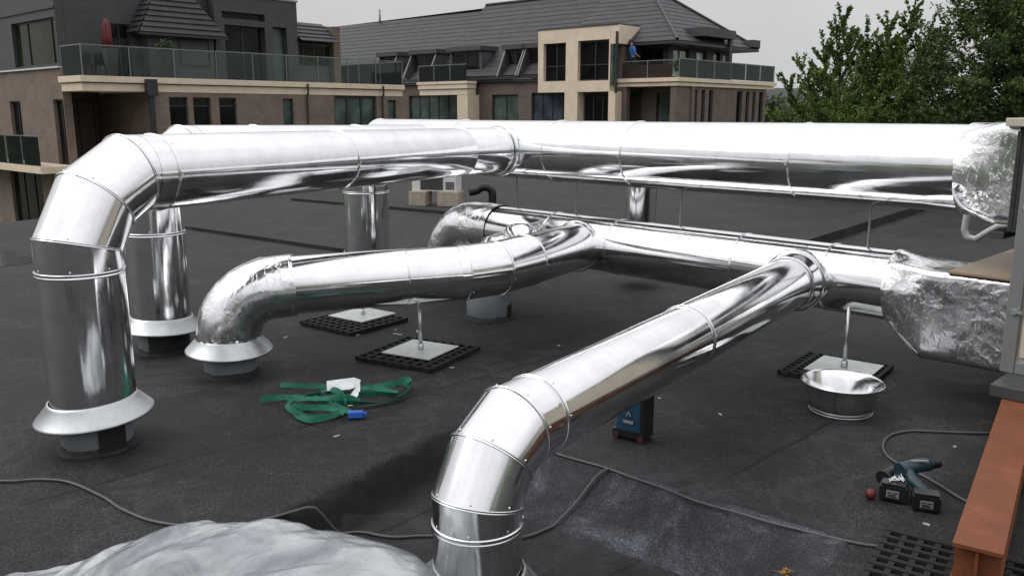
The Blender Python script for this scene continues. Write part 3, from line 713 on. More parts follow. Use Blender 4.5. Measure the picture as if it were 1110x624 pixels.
# ------------------------------------------------------------------ supports on rubber mats
def rubber_mat(x, y, z, rz, size, label):
    g = G(); n = 8; p = size/n; h = size/2
    for i in range(n+1):
        c = -h+i*p; w = .011
        g.box(-h-w, h+w, c-w, c+w, 0, .026); g.box(c-w, c+w, -h-w, h+w, .001, .030)
    for i in range(n):
        for j in range(n):
            g.box(-h+i*p+.02, -h+(i+1)*p-.02, -h+j*p+.02, -h+(j+1)*p-.02, .001, .012)
    o = g.build('rubber_mat', 'rubber', None, bevel=0); o.location = (x, y, z); o.rotation_euler = (0, 0, rz)
    return tag(o, label, 'mat', 'black rubber grid mats')
def stand(x, y, z, rz, ztop, label, size=.40, saddle=None):
    t = thing('duct_stand', label, 'support', (x, y, z), rz, 'steel posts on square plates')
    g = G(); g.box(-size/2, size/2, -size/2, size/2, 0, .006); g.build('base_plate', 'plate', t, bevel=.0015)
    g = G(); g.tube([(0, 0, .005), (0, 0, ztop-z)], .0135, n=16, sub=1, cap=True); g.tube([(0, 0, .006), (0, 0, .05)], .022, n=16, sub=1, cap=True); g.build('post', 'galv', t)
    if saddle:
        r, ang, ln = saddle; g = G(); n = 14
        q = Matrix.Translation((0, 0, ztop-z+r)) @ Matrix.Rotation(ang-rz, 4, 'Z')
        for i in range(n):
            a0 = R(-135+90*i/n); a1 = R(-135+90*(i+1)/n)
            P = lambda a, rr, x_: q @ Vector((x_, rr*math.cos(a), rr*math.sin(a)))
            g.hexa([P(a0, r, -ln), P(a0, r, ln), P(a1, r, -ln), P(a1, r, ln), P(a0, r+.003, -ln), P(a0, r+.003, ln), P(a1, r+.003, -ln), P(a1, r+.003, ln)])
        g.build('saddle', 'band', t)
    return t
rubber_mat(-1.30, 6.88, .002, R(-38), .60, 'black rubber grid mat behind the low left branch, farther of the two in the middle')
stand(-1.26, 7.03, .034, R(-36), .42, 'square plate with a short post on the mat behind the low left branch')
rubber_mat(-.665, 5.92, .002, R(-28), .62, 'black rubber grid mat under the low left branch, nearer of the two in the middle')
stand(-.655, 5.94, .034, R(-28), .385, 'square plate with a slim post carrying the low left branch', saddle=(.203, math.atan2(h3.y, h3.x), .25))
rubber_mat(2.17, 5.52, .002, R(-38), .56, 'black rubber grid mat behind the upturned metal bowl on the right')
stand(2.215, 5.50, .034, R(-38), .452, 'square plate and post behind the metal bowl, carrying the low duct by the foil box', size=.40)
rubber_mat(1.61, 2.90, 0, R(55.6), .50, 'black rubber grid mat under the near end of the orange beam')

# ------------------------------------------------------------------ loose things on the roof
t = thing('metal_bowl', 'open flared metal collar lying upside down like a bowl on the roof', 'bowl', (1.915, 4.76, .004))
g = G(); g.lathe([(.150, .0), (.172, .004), (.185, .06), (.205, .13), (.225, .165), (.232, .172), (.230, .178), (.221, .168), (.20, .128), (.18, .058), (.166, .012), (.15, .006)], n=60, closed=True); g.build('bowl_wall', 'band', t)
g = G(); g.lathe([(.170, -.003), (.177, .0), (.178, .005), (.173, .008)], n=60, closed=True); g.build('rolled_edge', 'collar', t)

# blue tool
t = thing('power_tool_box', 'small blue tool case with black edges standing under the long sloping branch', 'tool', (.645, 4.34, .002), R(-35))
g = G(); w, d = .080, .05
g.hexa([(-w, -d, .03), (w, -d, .03), (-w, d, .03), (w, d, .03), (-w*.62, -d*.7, .23), (w*.93, -d*.7, .23), (-w*.62, d*.7, .23), (w*.93, d*.7, .23)]); body = g.build('body', 'blue', t, bevel=.012, seg=3)
g = G(); g.box(w*.86, w+.012, -d-.008, d+.008, .02, .24); g.build('side_guard', 'black', t, bevel=.006)
g = G(); g.box(-w-.012, w*.84, -d-.006, d+.006, .012, .05); g.build('base', 'black', t, bevel=.008)
for sx in (-.072, .072):
    g = G(); g.tube([(sx, -d-.012, .016), (sx, d+.012, .016)], .017, n=18, sub=1, cap=True); g.build('foot', 'darkred', t)
g = G(); q = Matrix.Translation((0, -.054, .10)) @ Matrix.Rotation(R(-4), 4, 'X')
g.box(-.028, .03, -.004, 0, -.008, .008, q); g.build('badge', 'label', body)
g = G(); g.tube([q @ Vector((-.012, 0, .03)), q @ Vector((.0, 0, .052)), q @ Vector((.012, 0, .03))], .004, n=8, sub=1); g.build('emblem', 'label', body)
g = G(); g.tube([(-.03, 0, .225), (-.02, 0, .27), (.05, 0, .27), (.06, 0, .225)], .012, n=14, dmax=.03, smoothjoin=True); g.build('handle', 'black', t)

# cordless tools
def battery(t, c, rz, name='battery'):
    q = Matrix.Translation(c) @ Matrix.Rotation(rz, 4, 'Z')
    g = G(); g.box(-.056, .056, -.038, .038, -.030, .030, q); o = g.build(name, 'black', t, bevel=.008, seg=2)
    g = G(); g.box(-.050, .050, -.033, .033, .030, .043, q); g.build('slide_rail', 'black', o, bevel=.004)
    g = G(); g.box(-.026, .026, -.0395, -.037, -.018, .016, q); lb_ = g.build('sticker', 'label', o)
    g = G()
    for k, (a, b, z) in enumerate([(-.02, -.004, .006), (.002, .02, .006), (-.02, .012, -.004), (-.02, .018, -.012)]): g.box(a, b, -.041, -.0395, z-.0022, z+.0022, q)
    g.build('print', 'black', lb_)
    return o
t = thing('cordless_drill', 'teal and black cordless drill lying behind its battery near the orange beam', 'drill', (1.83, 3.58, 0))
off = neg((1.83, 3.58, 0))
battery(t, Vector((1.815, 3.50, .033))+Vector(off), R(-20))
g = G(); g.tube([(1.835, 3.535, .05), (1.80, 3.60, .085), (1.80, 3.66, .105)], .024, n=20, dmax=.02, smoothjoin=True, cap=True); g.build('grip', 'teal', t, off)
g = G(); g.tube([(1.765, 3.66, .105), (1.79, 3.67, .108), (1.86, 3.70, .112), (1.90, 3.715, .11), (1.925, 3.722, .108)], .036, n=24, dmax=.02, smoothjoin=True, cap=True, r1=.030); g.build('motor_body', 'teal', t, off)
g = G(); g.tube([(1.925, 3.722, .108), (1.955, 3.732, .105), (1.985, 3.742, .102)], .026, n=24, sub=2, cap=True, r1=.017); g.build('chuck', 'black', t, off)
g = G(); g.box(1.82, 1.90, 3.672, 3.684, .140, .147); g.build('label_strip', 'label', t, off)
t = thing('cordless_drill', 'black cordless tool with a grey battery sticker lying left of the teal drill', 'drill', (1.73, 3.62, 0))
off = neg((1.73, 3.62, 0))
battery(t, Vector((1.715, 3.595, .036))+Vector(off), R(-30))
g = G(); g.tube([(1.735, 3.62, .07), (1.765, 3.66, .075), (1.79, 3.71, .07)], .023, n=20, dmax=.02, smoothjoin=True, cap=True); g.build('grip', 'black', t, off)
g = G(); g.tube([(1.70, 3.68, .06), (1.75, 3.72, .062), (1.83, 3.77, .06)], .034, n=22, dmax=.03, smoothjoin=True, cap=True); g.build('motor_body', 'black', t, off)
g = G()
for k in range(6): g.tube([(1.69+.012*k, 3.585+.006*((k*7) % 5), .082), (1.70+.012*k, 3.61+.004*k, .088+.004*(k % 3)), (1.712+.01*k, 3.60, .083)], .0035, n=8, sub=2)
g.build('belt_clip', 'galv', t, off)
t = G(); rr = t.lathe([(.006, 0), (.02, .003), (.024, .014), (.022, .028), (.014, .038), (.004, .041)], n=24); t.cap(rr[0], True); t.cap(rr[-1])
o = t.build('red_cap', 'red'); o.location = (1.615, 3.60, .002); tag(o, 'small round red cap on the roof left of the cordless tools', 'cap')

# cables draped on the felt
def dens(pts, k=6):
    P = [Vector(p) for p in pts]; out = []
    for i in range(len(P)-1):
        p0, p1, p2, p3 = P[max(0, i-1)], P[i], P[i+1], P[min(len(P)-1, i+2)]
        for j in range(k):
            t = j/k; out.append(.5*((2*p1)+(-p0+p2)*t+(2*p0-5*p1+4*p2-p3)*t*t+(-p0+3*p1-3*p2+p3)*t**3))
    out.append(P[-1]); return out
def cable(pts, r, label, lift=()):
    d = dens([(p[0], p[1], 0) for p in pts]); q = [Vector((p.x, p.y, max(deck(p.x+a*.03, p.y+b*.03) for a in (-1, 0, 1) for b in (-1, 0, 1))+r+.001)) for p in d]
    g = G(); g.tube(q, r, n=10, sub=1, smoothjoin=True, cap=True); o = g.build('cable', 'cable'); return tag(o, label, 'cable')
cable([(-3.6, 3.75), (-2.9, 3.80), (-2.405, 3.769), (-2.243, 3.789), (-2.075, 3.758), (-1.854, 3.61), (-1.717, 3.489), (-1.548, 3.376), (-1.40, 3.326), (-1.22, 3.30), (-1.05, 3.38), (-.90, 3.50), (-.72, 3.60), (-.54, 3.555), (-.36, 3.57), (-.16, 3.53), (.05, 3.555), (.17, 3.64), (.30, 3.75), (.40, 3.86), (.47, 3.90)], .0065,
      'grey cable running from the left edge past the plastic sheet and nearest leg')
cable([(.20, 4.12), (.255, 4.068), (.355, 3.995), (.469, 3.905), (.63, 3.755), (.84, 3.56), (1.138, 3.335), (1.388, 3.18), (1.575, 3.131), (1.743, 3.08), (1.9, 3.0)], .006, 'grey cable lying along the edge of the pale step towards the orange beam')
cable([(2.75, 4.40), (2.577, 4.387), (2.325, 4.401), (2.156, 4.414), (2.026, 4.346), (1.932, 4.215), (1.892, 4.068), (1.915, 3.952), (1.95, 3.87), (1.975, 3.80), (2.0, 3.70), (2.03, 3.562), (2.1, 3.45)], .0065, 'grey cable curled in a loop around the drill by the orange beam')

# ratchet strap
def ribbon(g, pts, w, twist=0, zs=None):
    d = dens([(p[0], p[1], p[2]) for p in pts], 5); prev = None
    for i, p in enumerate(d):
        a = d[max(0, i-1)]; b = d[min(len(d)-1, i+1)]; t = (b-a).normalized()
        lean = R(50+28*math.sin(i*.33+twist))
        s_ = Vector((-t.y, t.x, 0)).normalized(); u = s_*math.cos(lean)+UP*math.sin(lean)
        nrm = t.cross(u)*.0015; z0 = max(deck(p.x, p.y)+.003, p.z)
        base = Vector((p.x, p.y, z0))
        ring = [g.bm.verts.new(base+nrm), g.bm.verts.new(base+u*w+nrm), g.bm.verts.new(base+u*w-nrm), g.bm.verts.new(base-nrm)]
        if prev:
            for k in range(4): g.bm.faces.new([prev[k], prev[(k+1) % 4], ring[(k+1) % 4], ring[k]])
        else: g.bm.faces.new(ring[::-1])
        prev = ring
    g.bm.faces.new(prev)
t = thing('ratchet_strap', 'tangled green webbing ratchet strap with a metal buckle on the roof', 'strap', (-1.05, 4.9, 0)); off = neg((-1.05, 4.9, 0))
g = G(); W = .036
ribbon(g, [(-1.46, 5.16, .01), (-1.3, 5.13, .012), (-1.139, 5.10, .02), (-1.0, 5.05, .02)], .03)
ribbon(g, [(-1.50, 4.87, .01), (-1.40, 4.90, .012), (-1.29, 4.93, .01), (-1.2, 4.88, .02), (-1.13, 4.82, .02), (-1.03, 4.74, .015), (-.94, 4.67, .01)], W, 1)
ribbon(g, [(-1.15, 4.93, .03), (-1.26, 4.88, .03), (-1.33, 4.79, .02), (-1.26, 4.67, .01), (-1.13, 4.56, .01), (-1.02, 4.60, .012), (-.97, 4.72, .02), (-1.05, 4.80, .03)], W, 2)
ribbon(g, [(-1.2, 4.76, .01), (-1.24, 4.64, .01), (-1.14, 4.53, .01), (-1.04, 4.56, .012), (-.96, 4.66, .012)], W, 3.2)
ribbon(g, [(-.97, 5.06, .02), (-.86, 5.08, .02), (-.75, 5.13, .02), (-.68, 5.20, .03), (-.66, 5.12, .05), (-.72, 5.06, .04)], W, 4)
ribbon(g, [(-.70, 5.22, .01), (-.645, 5.12, .01), (-.64, 5.03, .01), (-.71, 4.91, .01), (-.82, 4.84, .015), (-.94, 4.80, .02), (-1.04, 4.79, .02)], W, 5)
ribbon(g, [(-1.12, 5.06, .03), (-1.13, 4.97, .02), (-1.08, 4.88, .02), (-1.0, 4.80, .02)], W, 1.5)
ribbon(g, [(-1.33, 4.83, .02), (-1.2, 4.80, .045), (-1.08, 4.78, .05), (-.98, 4.83, .04), (-.90, 4.80, .02)], W, 2.6)
ribbon(g, [(-1.28, 4.72, .02), (-1.16, 4.66, .035), (-1.04, 4.66, .03), (-.96, 4.62, .02)], W, .4)
ribbon(g, [(-1.18, 4.98, .02), (-1.10, 4.93, .06), (-1.02, 4.86, .05), (-.97, 4.76, .03)], W, 3.7)
ribbon(g, [(-.92, 5.10, .015), (-.80, 5.04, .02), (-.72, 4.98, .02), (-.80, 4.93, .03), (-.92, 4.92, .03)], W, 2.2)
g.build('webbing', 'strap', t, off)
g = G(); q = Matrix.Translation((-1.02, 5.0, .085)) @ Matrix.Rotation(R(12), 4, 'Z') @ Matrix.Rotation(R(28), 4, 'X')
g.prism([(-.105, -.055), (.03, -.055), (.085, -.03), (.10, .02), (.06, .045), (-.105, .03)], -.004, .004, q)
g.prism([(.01, -.19), (.04, -.19), (.09, -.08), (.095, -.01), (.06, -.05), (.02, -.12)], -.010, .006, q)
g.build('buckle', 'galv', t, off, bevel=.002)
g = G(); g.tube([(-1.07, 4.93, .04), (-1.0, 4.97, .05)], .013, n=14, sub=1, cap=True); g.tube([(-1.09, 4.90, .03), (-1.03, 4.88, .04)], .012, n=14, sub=1, cap=True); g.build('ratchet_spindle', 'darkgrey', t, off)
g = G(); q = Matrix.Translation((-.885, 4.63, .022)) @ Matrix.Rotation(R(8), 4, 'Z'); g.box(-.045, .04, -.02, .02, -.018, .02, q); g.box(.04, .058, -.012, .012, -.012, .012, q); g.build('tag', 'bluetag', t, off, bevel=.005)

# plastic sheet heaped at the bottom left
def sheet():
    cx, cy = -.80, 2.66
    nu, nw = 260, 200; vs, fs = [], []
    rnd = random.Random(5)
    folds = [(rnd.uniform(0, math.pi), rnd.uniform(2.0, 4.5), rnd.uniform(0, 6), rnd.uniform(.35, 1)) for k in range(6)]
    def hgt(x, y):
        dx, dy = (x-cx)/.64, (y-cy)/.46
        d2 = dx*dx+dy*dy
        env = .36*math.exp(-(d2*.66)**1.7) + .02*math.exp(-(((x+1.65)/.45)**2+((y-2.5)/.4)**2))
        wx, wy = x+.05*noise.noise(Vector((x*2, y*2, 0))), y+.05*noise.noise(Vector((x*2, y*2, 5)))
        c = 0
        for a_, f_, ph, am in folds:
            t_ = (wx*math.cos(a_)+wy*math.sin(a_))*f_+ph
            c += am*(abs((t_ % 2)-1)-.5)/f_
        h = env
        ca, sa = math.cos(.42), math.sin(.42)
        px_, py_ = wx*ca+wy*sa, -wx*sa+wy*ca
        for fx, fy, am, o_ in ((1.1, 2.6, .060, 3.3), (2.6, 5.5, .026, 8.1), (4.5, 13., .009, 1.7)):
            dd = noise.voronoi(Vector((px_*fx, py_*fy, o_)))[0]
            h += am*(dd[1]-dd[0])*min(1, .3+env/.12)
        return h
    for j in range(nw+1):
        for i in range(nu+1):
            u, w = i/nu, j/nw
            # ragged outline of the sheet
            ang_x = -1+2*u; ang_y = -1+2*w
            k = 1-.12*(ang_x*ang_x*ang_y*ang_y)
            x = -1.06+1.0*ang_x*k; y = 2.40+.80*ang_y*k-.30*max(0, -ang_x-.25)*(ang_y+1)/2
            x += .05*noise.noise(Vector((y*4, 1.5, u*3))) ; y += .06*noise.noise(Vector((x*3.2, 7.5, w*2)))
            e = min(u, 1-u, w, 1-w)
            base = deck(x, y)
            h = hgt(x, y)*sstep(e/.16) + .006+.018*(1-sstep(e/.1))*max(0, noise.noise(Vector((x*9, y*9, 2))))
            soft = sum(deck(x+.42*math.cos(k*.785), y+.42*math.sin(k*.785)) for k in range(8))/8
            top = max(base+.006, soft+hgt(x, y)); f_ = sstep(e/.14)
            z_ = (base+.006)*(1-f_)+top*f_+.02*(1-f_)*max(0, noise.noise(Vector((x*9, y*9, 2))))
            vs.append((x+1.0, y-2.6, z_))
    for j in range(nw):
        for i in range(nu):
            a = j*(nu+1)+i; fs.append((a, a+1, a+nu+2, a+nu+1))
    o = mesh_obj('plastic_sheet', vs, fs, 'sheet', smooth=True); o.location = (-1.0, 2.6, 0)
    md = o.modifiers.new('thick', 'SOLIDIFY'); md.thickness = .002; md.offset = 1
    return tag(o, 'crumpled milky white plastic sheet heaped on the roof at the bottom left', 'sheet')
sheet()

# offcuts and litter
chips = [(-1.202, 6.487), (-.896, 6.515), (-.409, 5.62), (-.942, 4.358), (.693, 5.274), (-.93, 6.65), (-1.75, 6.42), (-.75, 6.6), (.35, 6.2), (1.2, 4.7), (2.1, 3.6), (1.75, 3.35), (1.95, 3.3), (-2.9, 6.6), (-3.1, 7.6), (.9, 5.0), (2.3, 4.2)]
for i, (x, y) in enumerate(chips):
    g = G(); q = Matrix.Rotation(random.uniform(0, 3), 4, 'Z')
    l_ = random.uniform(.010, .042) if i < 8 else random.uniform(.007, .014); g.box(-l_, l_, -.006, .006, 0, .005, q)
    o = g.build('chip', 'debris', bevel=.001); o.location = (x, y, deck(x, y) if y < 7.9 else 0)
    tag(o, 'tiny white offcut lying on the dark roof felt', 'litter', 'white offcuts scattered on the roof')
g = G()
for k in range(9):
    a = random.uniform(0, 6.28); r_ = random.uniform(0, .035)
    q = Matrix.Translation((r_*math.cos(a), r_*math.sin(a), .012+.004*k)) @ Matrix.Rotation(a*2, 4, 'Z') @ Matrix.Rotation(random.uniform(-.6, .6), 4, 'X')
    g.prism([(-.022, 0), (-.006, -.011), (.02, 0), (-.004, .011)], -.0008, .0008, q)
o = g.build('dry_leaves', 'dryleaf'); o.location = (1.03, 2.97, deck(1.03, 2.97)); tag(o, 'small clump of orange dry leaves at the bottom edge', 'leaves')

# ------------------------------------------------------------------ orange beam and air handling unit
bd = Vector((.558, .83, 0)).normalized(); bn = Vector((bd.y, -bd.x, 0))
b0 = Vector((1.57, 2.819, 0))+bn*.082
q = Matrix(((bd.x, bn.x, 0, 0), (bd.y, bn.y, 0, 0), (0, 0, 1, 0), (0, 0, 0, 1)))
t = thing('steel_beam', 'orange painted steel beam running from the bottom right corner under the air unit', 'beam', (b0.x, b0.y, .032))
g = G(); g.box(0, 4.6, -.08, .08, .154, .168, q); g.build('top_flange', 'oxide', t, bevel=.002)
g = G(); g.box(.01, 4.6, -.005, .005, .0145, .1535, q); g.build('web', 'oxide', t)
g = G(); g.box(0, 4.6, -.08, .08, 0, .014, q); g.build('bottom_flange', 'oxide', t, bevel=.002)
g = G(); g.box(.05, .062, -.074, -.0055, .0145, .1535, q); g.box(.05, .062, .0055, .074, .0145, .1535, q); g.build('end_stiffener', 'oxide', t)

ao = mv(-1.5, 5.3, .2)
t = thing('air_handling_unit', 'grey framed air handling unit with a beige lid cut by the right edge', 'air unit', ao, ROT)
o_ = (1.5, -5.3, -.2)     # local: x = m+1.5, y = v-5.3
g = G(); g.box(-1.40, 1.6, 4.93, 7.6, .203, .268); g.build('base_frame', 'darkgrey', t, o_, bevel=.004)
g = G(); g.box(-1.55, 1.6, 5.44, 7.8, 1.03, 1.62); g.box(-1.40, 1.6, 5.441, 7.79, .27, .765); g.box(-1.2, 1.6, 7.3, 7.78, .766, 1.028); cas = g.build('casing', 'darkgrey', t, o_, bevel=.004)
g = G(); g.box(-1.60, 1.7, 5.37, 7.9, 1.623, 1.67); g.build('lid', 'beige', t, o_, bevel=.005)
g = G()
for k in range(5): 
    x = -1.535+k*.03; q = Matrix.Translation((x, 5.428, 0)) @ Matrix.Rotation(R(35), 4, 'Z'); g.box(-.012, .012, -.003, .003, 1.05, 1.60, q)
g.build('louvre', 'slat', t, o_)
g = G(); g.box(-1.40, 1.6, 5.255, 5.425, .273, 1.60); g.build('door_casing', 'beige', t, o_)
g = G(); g.box(-1.445, -1.375, 5.225, 5.43, .268, 1.605); g.box(-1.374, 1.6, 5.23, 5.252, .268, .335); g.box(-1.374, 1.6, 5.23, 5.252, 1.54, 1.605); g.build('door_frame', 'greyframe', t, o_, bevel=.004)
g = G(); g.box(-1.36, -.6, 5.238, 5.253, .36, 1.52); dp = g.build('door_panel', 'beige', t, o_, bevel=.003)
for z in (.62, 1.2):
    g = G(); g.tube([(-1.405, 5.226, z), (-1.405, 5.205, z)], .016, n=16, sub=1, cap=True); g.box(-1.41, -1.36, 5.206, 5.216, z-.008, z+.008); g.build('latch', 'galv', t, o_)
g = G(); g.box(-1.80, -.9, 5.432, 7.25, .772, .788); g.box(-1.80, -1.452, 5.30, 5.431, .772, .788); sh = g.build('cover_shelf', 'shelf', t, o_, bevel=.002)
g = G(); g.box(-1.822, -1.452, 5.275, 5.297, .752, .790); g.box(-1.822, -1.803, 5.299, 7.25, .752, .790); g.build('edge_trim', 'white', sh, bevel=.002)
sh.location  # shelf stays a part of the unit
g = G(); g.tube([(-1.60, 6.55, 1.10), (-2.08, 6.55, 1.10), (-2.13, 6.55, 1.06), (-2.14, 6.55, .88), (-2.12, 6.55, .83), (-2.06, 6.55, .82), (-2.0, 6.55, .87), (-1.92, 6.55, .93), (-1.60, 6.55, .97), (-1.5, 6.55, 1.04)], .022, n=18, dmax=.03, smoothjoin=True); g.build('drain_trap', 'white', t, o_)
g = G(); g.box(-1.72, -1.5, 6.75, 7.1, .79, 1.0); g.build('connection_box', 'beige', t, o_, bevel=.006)
g = G(); g.box(-1.64, -1.56, 5.43, 7.7, .985, 1.025); g.build('bracket', 'darkgrey', t, o_, bevel=.003)

# ------------------------------------------------------------------ condenser on blocks, black pipe
t = thing('condenser_unit', 'small white condenser with dark grille on concrete blocks far across the roof', 'condenser', (-1.42, 16.2, .26), R(-14))
g = G(); g.box(-.43, .43, -.16, .2, 0, .62); g.build('casing', 'white', t, bevel=.012)
g = G(); g.box(-.26, .18, -.172, -.162, .03, .58)
for k in range(9): g.box(-.255, .175, -.178, -.172, .05+k*.058, .066+k*.058)
g.build('grille', 'darkgrey', t)
g = G()
for k in range(5): g.box(.23, .40, -.172, -.162, .04+k*.03, .055+k*.03)
g.build('vent_slot', 'black', t)
for i, (px, lab) in enumerate((( -1.72, 'beige concrete block under the left end of the condenser'), (-1.14, 'beige concrete block under the right end of the condenser'))):
    g = G(); g.box(-.16 if i == 0 else -.2, .16 if i == 0 else .2, -.2, .2, 0, .255); o = g.build('concrete_block', 'concrete', bevel=.01); o.location = (px, 16.16-(.02 if i == 0 else .13), .003); o.rotation_euler = (0, 0, R(-14)); tag(o, lab, 'block', 'concrete blocks under the condenser')
g = G(); g.tube(dens([(-.80, 16.1, .24), (-.66, 16.1, .27), (-.55, 16.1, .33), (-.42, 16.1, .31), (-.37, 16.1, .22), (-.37, 16.1, .0)], 5), .075, n=18, sub=1, smoothjoin=True, cap=True)
tag(g.build('bent_pipe', 'black'), 'black bent pipe rising from the roof beside the condenser', 'pipe')

# ------------------------------------------------------------------ buildings
class Bld:
    def __init__(s, name, label, loc, rz):
        s.zb = loc[2]; s.t = thing(name, label, 'building', loc, rz); s.off = (0, 0, -loc[2])
    def part(s, g, name, mat, parent=None, label=None, bevel=0): return g.build(name, mat, parent or s.t, s.off, label, bevel)
    def P(s, face, c, a, d, z):      # along the face, depth behind it, height -> local
        return (-a, c+d, z) if face == 'y' else (c-d, a, z)
    def fbox(s, g, face, c, a0, a1, d0, d1, z0, z1):
        p, q = s.P(face, c, a0, d0, z0), s.P(face, c, a1, d1, z1)
        g.box(p[0], q[0], p[1], q[1], z0, z1)
    def wall(s, face, c, a0, a1, z0, z1, ops, mat, th=.3, name='wall', g=None):
        own = g is None; g = g or G()
        cs = sorted({a0, a1, *[o[0] for o in ops], *[o[1] for o in ops]}); cs = [c_ for c_ in cs if a0 <= c_ <= a1]
        for i in range(len(cs)-1):
            u, v = cs[i], cs[i+1]; mid = (u+v)/2
            holes = sorted([(o[2], o[3]) for o in ops if o[0] <= mid <= o[1]])
            z = z0
            for h0, h1 in holes:
                if h0 > z+1e-4: s.fbox(g, face, c, u, v, 0, th, z, h0)
                z = max(z, h1)
            if z < z1-1e-4: s.fbox(g, face, c, u, v, 0, th, z, z1)
        if own: return s.part(g, name, mat)
    def window(s, face, c, a0, a1, z0, z1, n=1, glass='glass', depth=.12, fw=.055, cross=None, name='window', bars=None):
        g = G()
        f = lambda u0, u1, y0, y1: s.fbox(g, face, c, u0, u1, depth, depth+.06, y0, y1)
        f(a0, a1, z0, z0+fw); f(a0, a1, z1-fw, z1); f(a0, a0+fw, z0+fw, z1-fw); f(a1-fw, a1, z0+fw, z1-fw)
        if bars is None: bars = [a0+(a1-a0)*k/n for k in range(1, n)]
        for u in bars: f(u-fw/2, u+fw/2, z0+fw, z1-fw)
        if cross is not None:
            es = [a0+fw]+[x for b in bars for x in (b-fw/2, b+fw/2)]+[a1-fw]
            for i in range(0, len(es), 2): f(es[i], es[i+1], cross-fw/2, cross+fw/2)
        o = s.part(g, name, 'frame')
        g = G(); s.fbox(g, face, c, a0+.01, a1-.01, depth+.035, depth+.05, z0+.01, z1-.01); s.part(g, 'pane', glass, o)
        return o
    def rail(s, pts, z0, z1, step=1.5, name='glass_balustrade', top=True, mat='pane', gap=.0):
        """glass sheets between posts with a handrail; pts local xy"""
        gp, gm = G(), G()
        for (ax, ay), (bx, by) in zip(pts[:-1], pts[1:]):
            a, b = Vector((ax, ay, 0)), Vector((bx, by, 0)); d = (b-a).normalized(); n_ = Vector((-d.y, d.x, 0)); ln = (b-a).length
            q = Matrix(((d.x, n_.x, 0, a.x), (d.y, n_.y, 0, a.y), (0, 0, 1, 0), (0, 0, 0, 1)))
            k = max(1, round(ln/step))
            for i in range(k):
                gp.box(ln*i/k+.03, ln*(i+1)/k-.03, -.006, .006, z0+.03, z1-.03, q)
                gm.box(ln*i/k-.018, ln*i/k+.018, -.03, -.008, z0, z1, q)
            if top: gm.box(0, ln, -.02, .02, z1-.025, z1+.012, q)
        o = s.part(gm, name, 'railmetal'); s.part(gp, 'pane', mat, o); return o
def courses(g, A, B, C_, D, n, lip=.03):
    """sawtooth tile courses on the roof plane A-B (eave) to D-C (top)"""
    A, B, C_, D = map(Vector, (A, B, C_, D)); nn = (B-A).cross(D-A).normalized()
    if nn.z < 0: nn = -nn
    for i in range(n):
        t0, t1 = i/n, (i+1)/n
        a, b = A.lerp(D, t0)+nn*lip, B.lerp(C_, t0)+nn*lip
        c, d = B.lerp(C_, t1), A.lerp(D, t1)
        g.quad([a, b, c, d]); g.quad([A.lerp(D, t0)-nn*.0, B.lerp(C_, t0), b, a])

GRD = -4.2
RB = math.atan2(-.663, .749)
# ---- left block
b = Bld('apartment_building', 'nearer left apartment block with dark grey upper storey over brown brick', (-16.35, 32.0, GRD), RB)
XF = 1.75     # front of the lower storeys
# side wall A (face y = 0) and lower front
b.wall('y', 0, -.0, 9, GRD, 3.28, [(4.22, 5.35, -.2, 2.14), (.05, .95, -.2, 2.17), (2.86, 6.19, -4.1, -.49)], 'brick')
b.window('y', 0, 4.22, 5.35, -.2, 2.14, 2); b.window('y', 0, .05, .95, -.2, 2.17, 2); b.window('y', 0, 2.86, 6.19, -4.1, -.49, 3)
b.wall('y', -.0, .0, 9, 3.34, 6.35, [(.12, 4.26, 3.42, 5.06)], 'clad')
b.window('y', 0, .12, 4.26, 3.42, 5.06, 3, 'glasstrees', bars=[.75, 3.0])
g = G(); g.box(-9, .03, -.10, .32, 3.283, 3.338); b.part(g, 'flashing', 'white')
g = G(); g.box(-9, .02, -.05, -.003, 5.36, 5.44); b.part(g, 'ledge', 'frame')
g = G(); g.box(-9, .05, -.07, .3, 6.353, 6.45); g.box(-.25, .05, .31, 6.0, 6.353, 6.45); b.part(g, 'parapet_cap', 'greyframe')
g = G(); g.box(-9, .6, -1.25, -.003, -.45, -.2); b.part(g, 'lower_balcony_slab', 'cream', bevel=.01)
b.rail([(-9, -1.2), (.55, -1.2)], -.2, .88, 1.6)
g = G(); g.box(-6.9, -6.2, -1.0, -.7, -.195, .12); b.part(g, 'flower_box', 'oxide')
# loggia, lower front wall (face x = XF)
g = G(); g.box(-8.8, -.02, .31, 14.4, 2.52, 2.9); b.part(g, 'floor_slab', 'cream')
g = G(); g.box(-3.0, -2.9, .31, 2.56, GRD, 2.50); b.part(g, 'loggia_wall', 'brick2')
g = G(); g.box(-2.9, XF-.02, 2.40, 2.55, GRD, 2.44); b.part(g, 'loggia_wall', 'brick2')
g = G(); g.box(-2.88, XF, -.0, 2.38, -.45, -.2); b.part(g, 'loggia_floor', 'cream')
b.window('x', -2.87, .35, 2.3, -.19, 2.2, 3, depth=.02)
ops = [(3.13, 3.88), (4.10, 4.84), (5.20, 5.97), (8.13, 8.67), (13.88, 14.40)]
opz = [(a, c, .4, 2.27) for a, c in ops]+[(10.79, 13.21, .0, 2.45)]
b.wall('x', XF, 2.56, 14.75, GRD, 2.44, opz, 'brick')
for a, c in ops: b.window('x', XF, a, c, .4, 2.27, 1, 'glass' if a < 8 else 'glassgreen', cross=1.95 if a < 8 else None)
b.window('x', XF, 10.79, 13.21, 0, 2.45, 3, 'glassgreen', fw=.13)
g = G(); g.box(-8, XF-.02, 14.46, 14.75, GRD, 2.44); b.part(g, 'end_wall', 'brick')
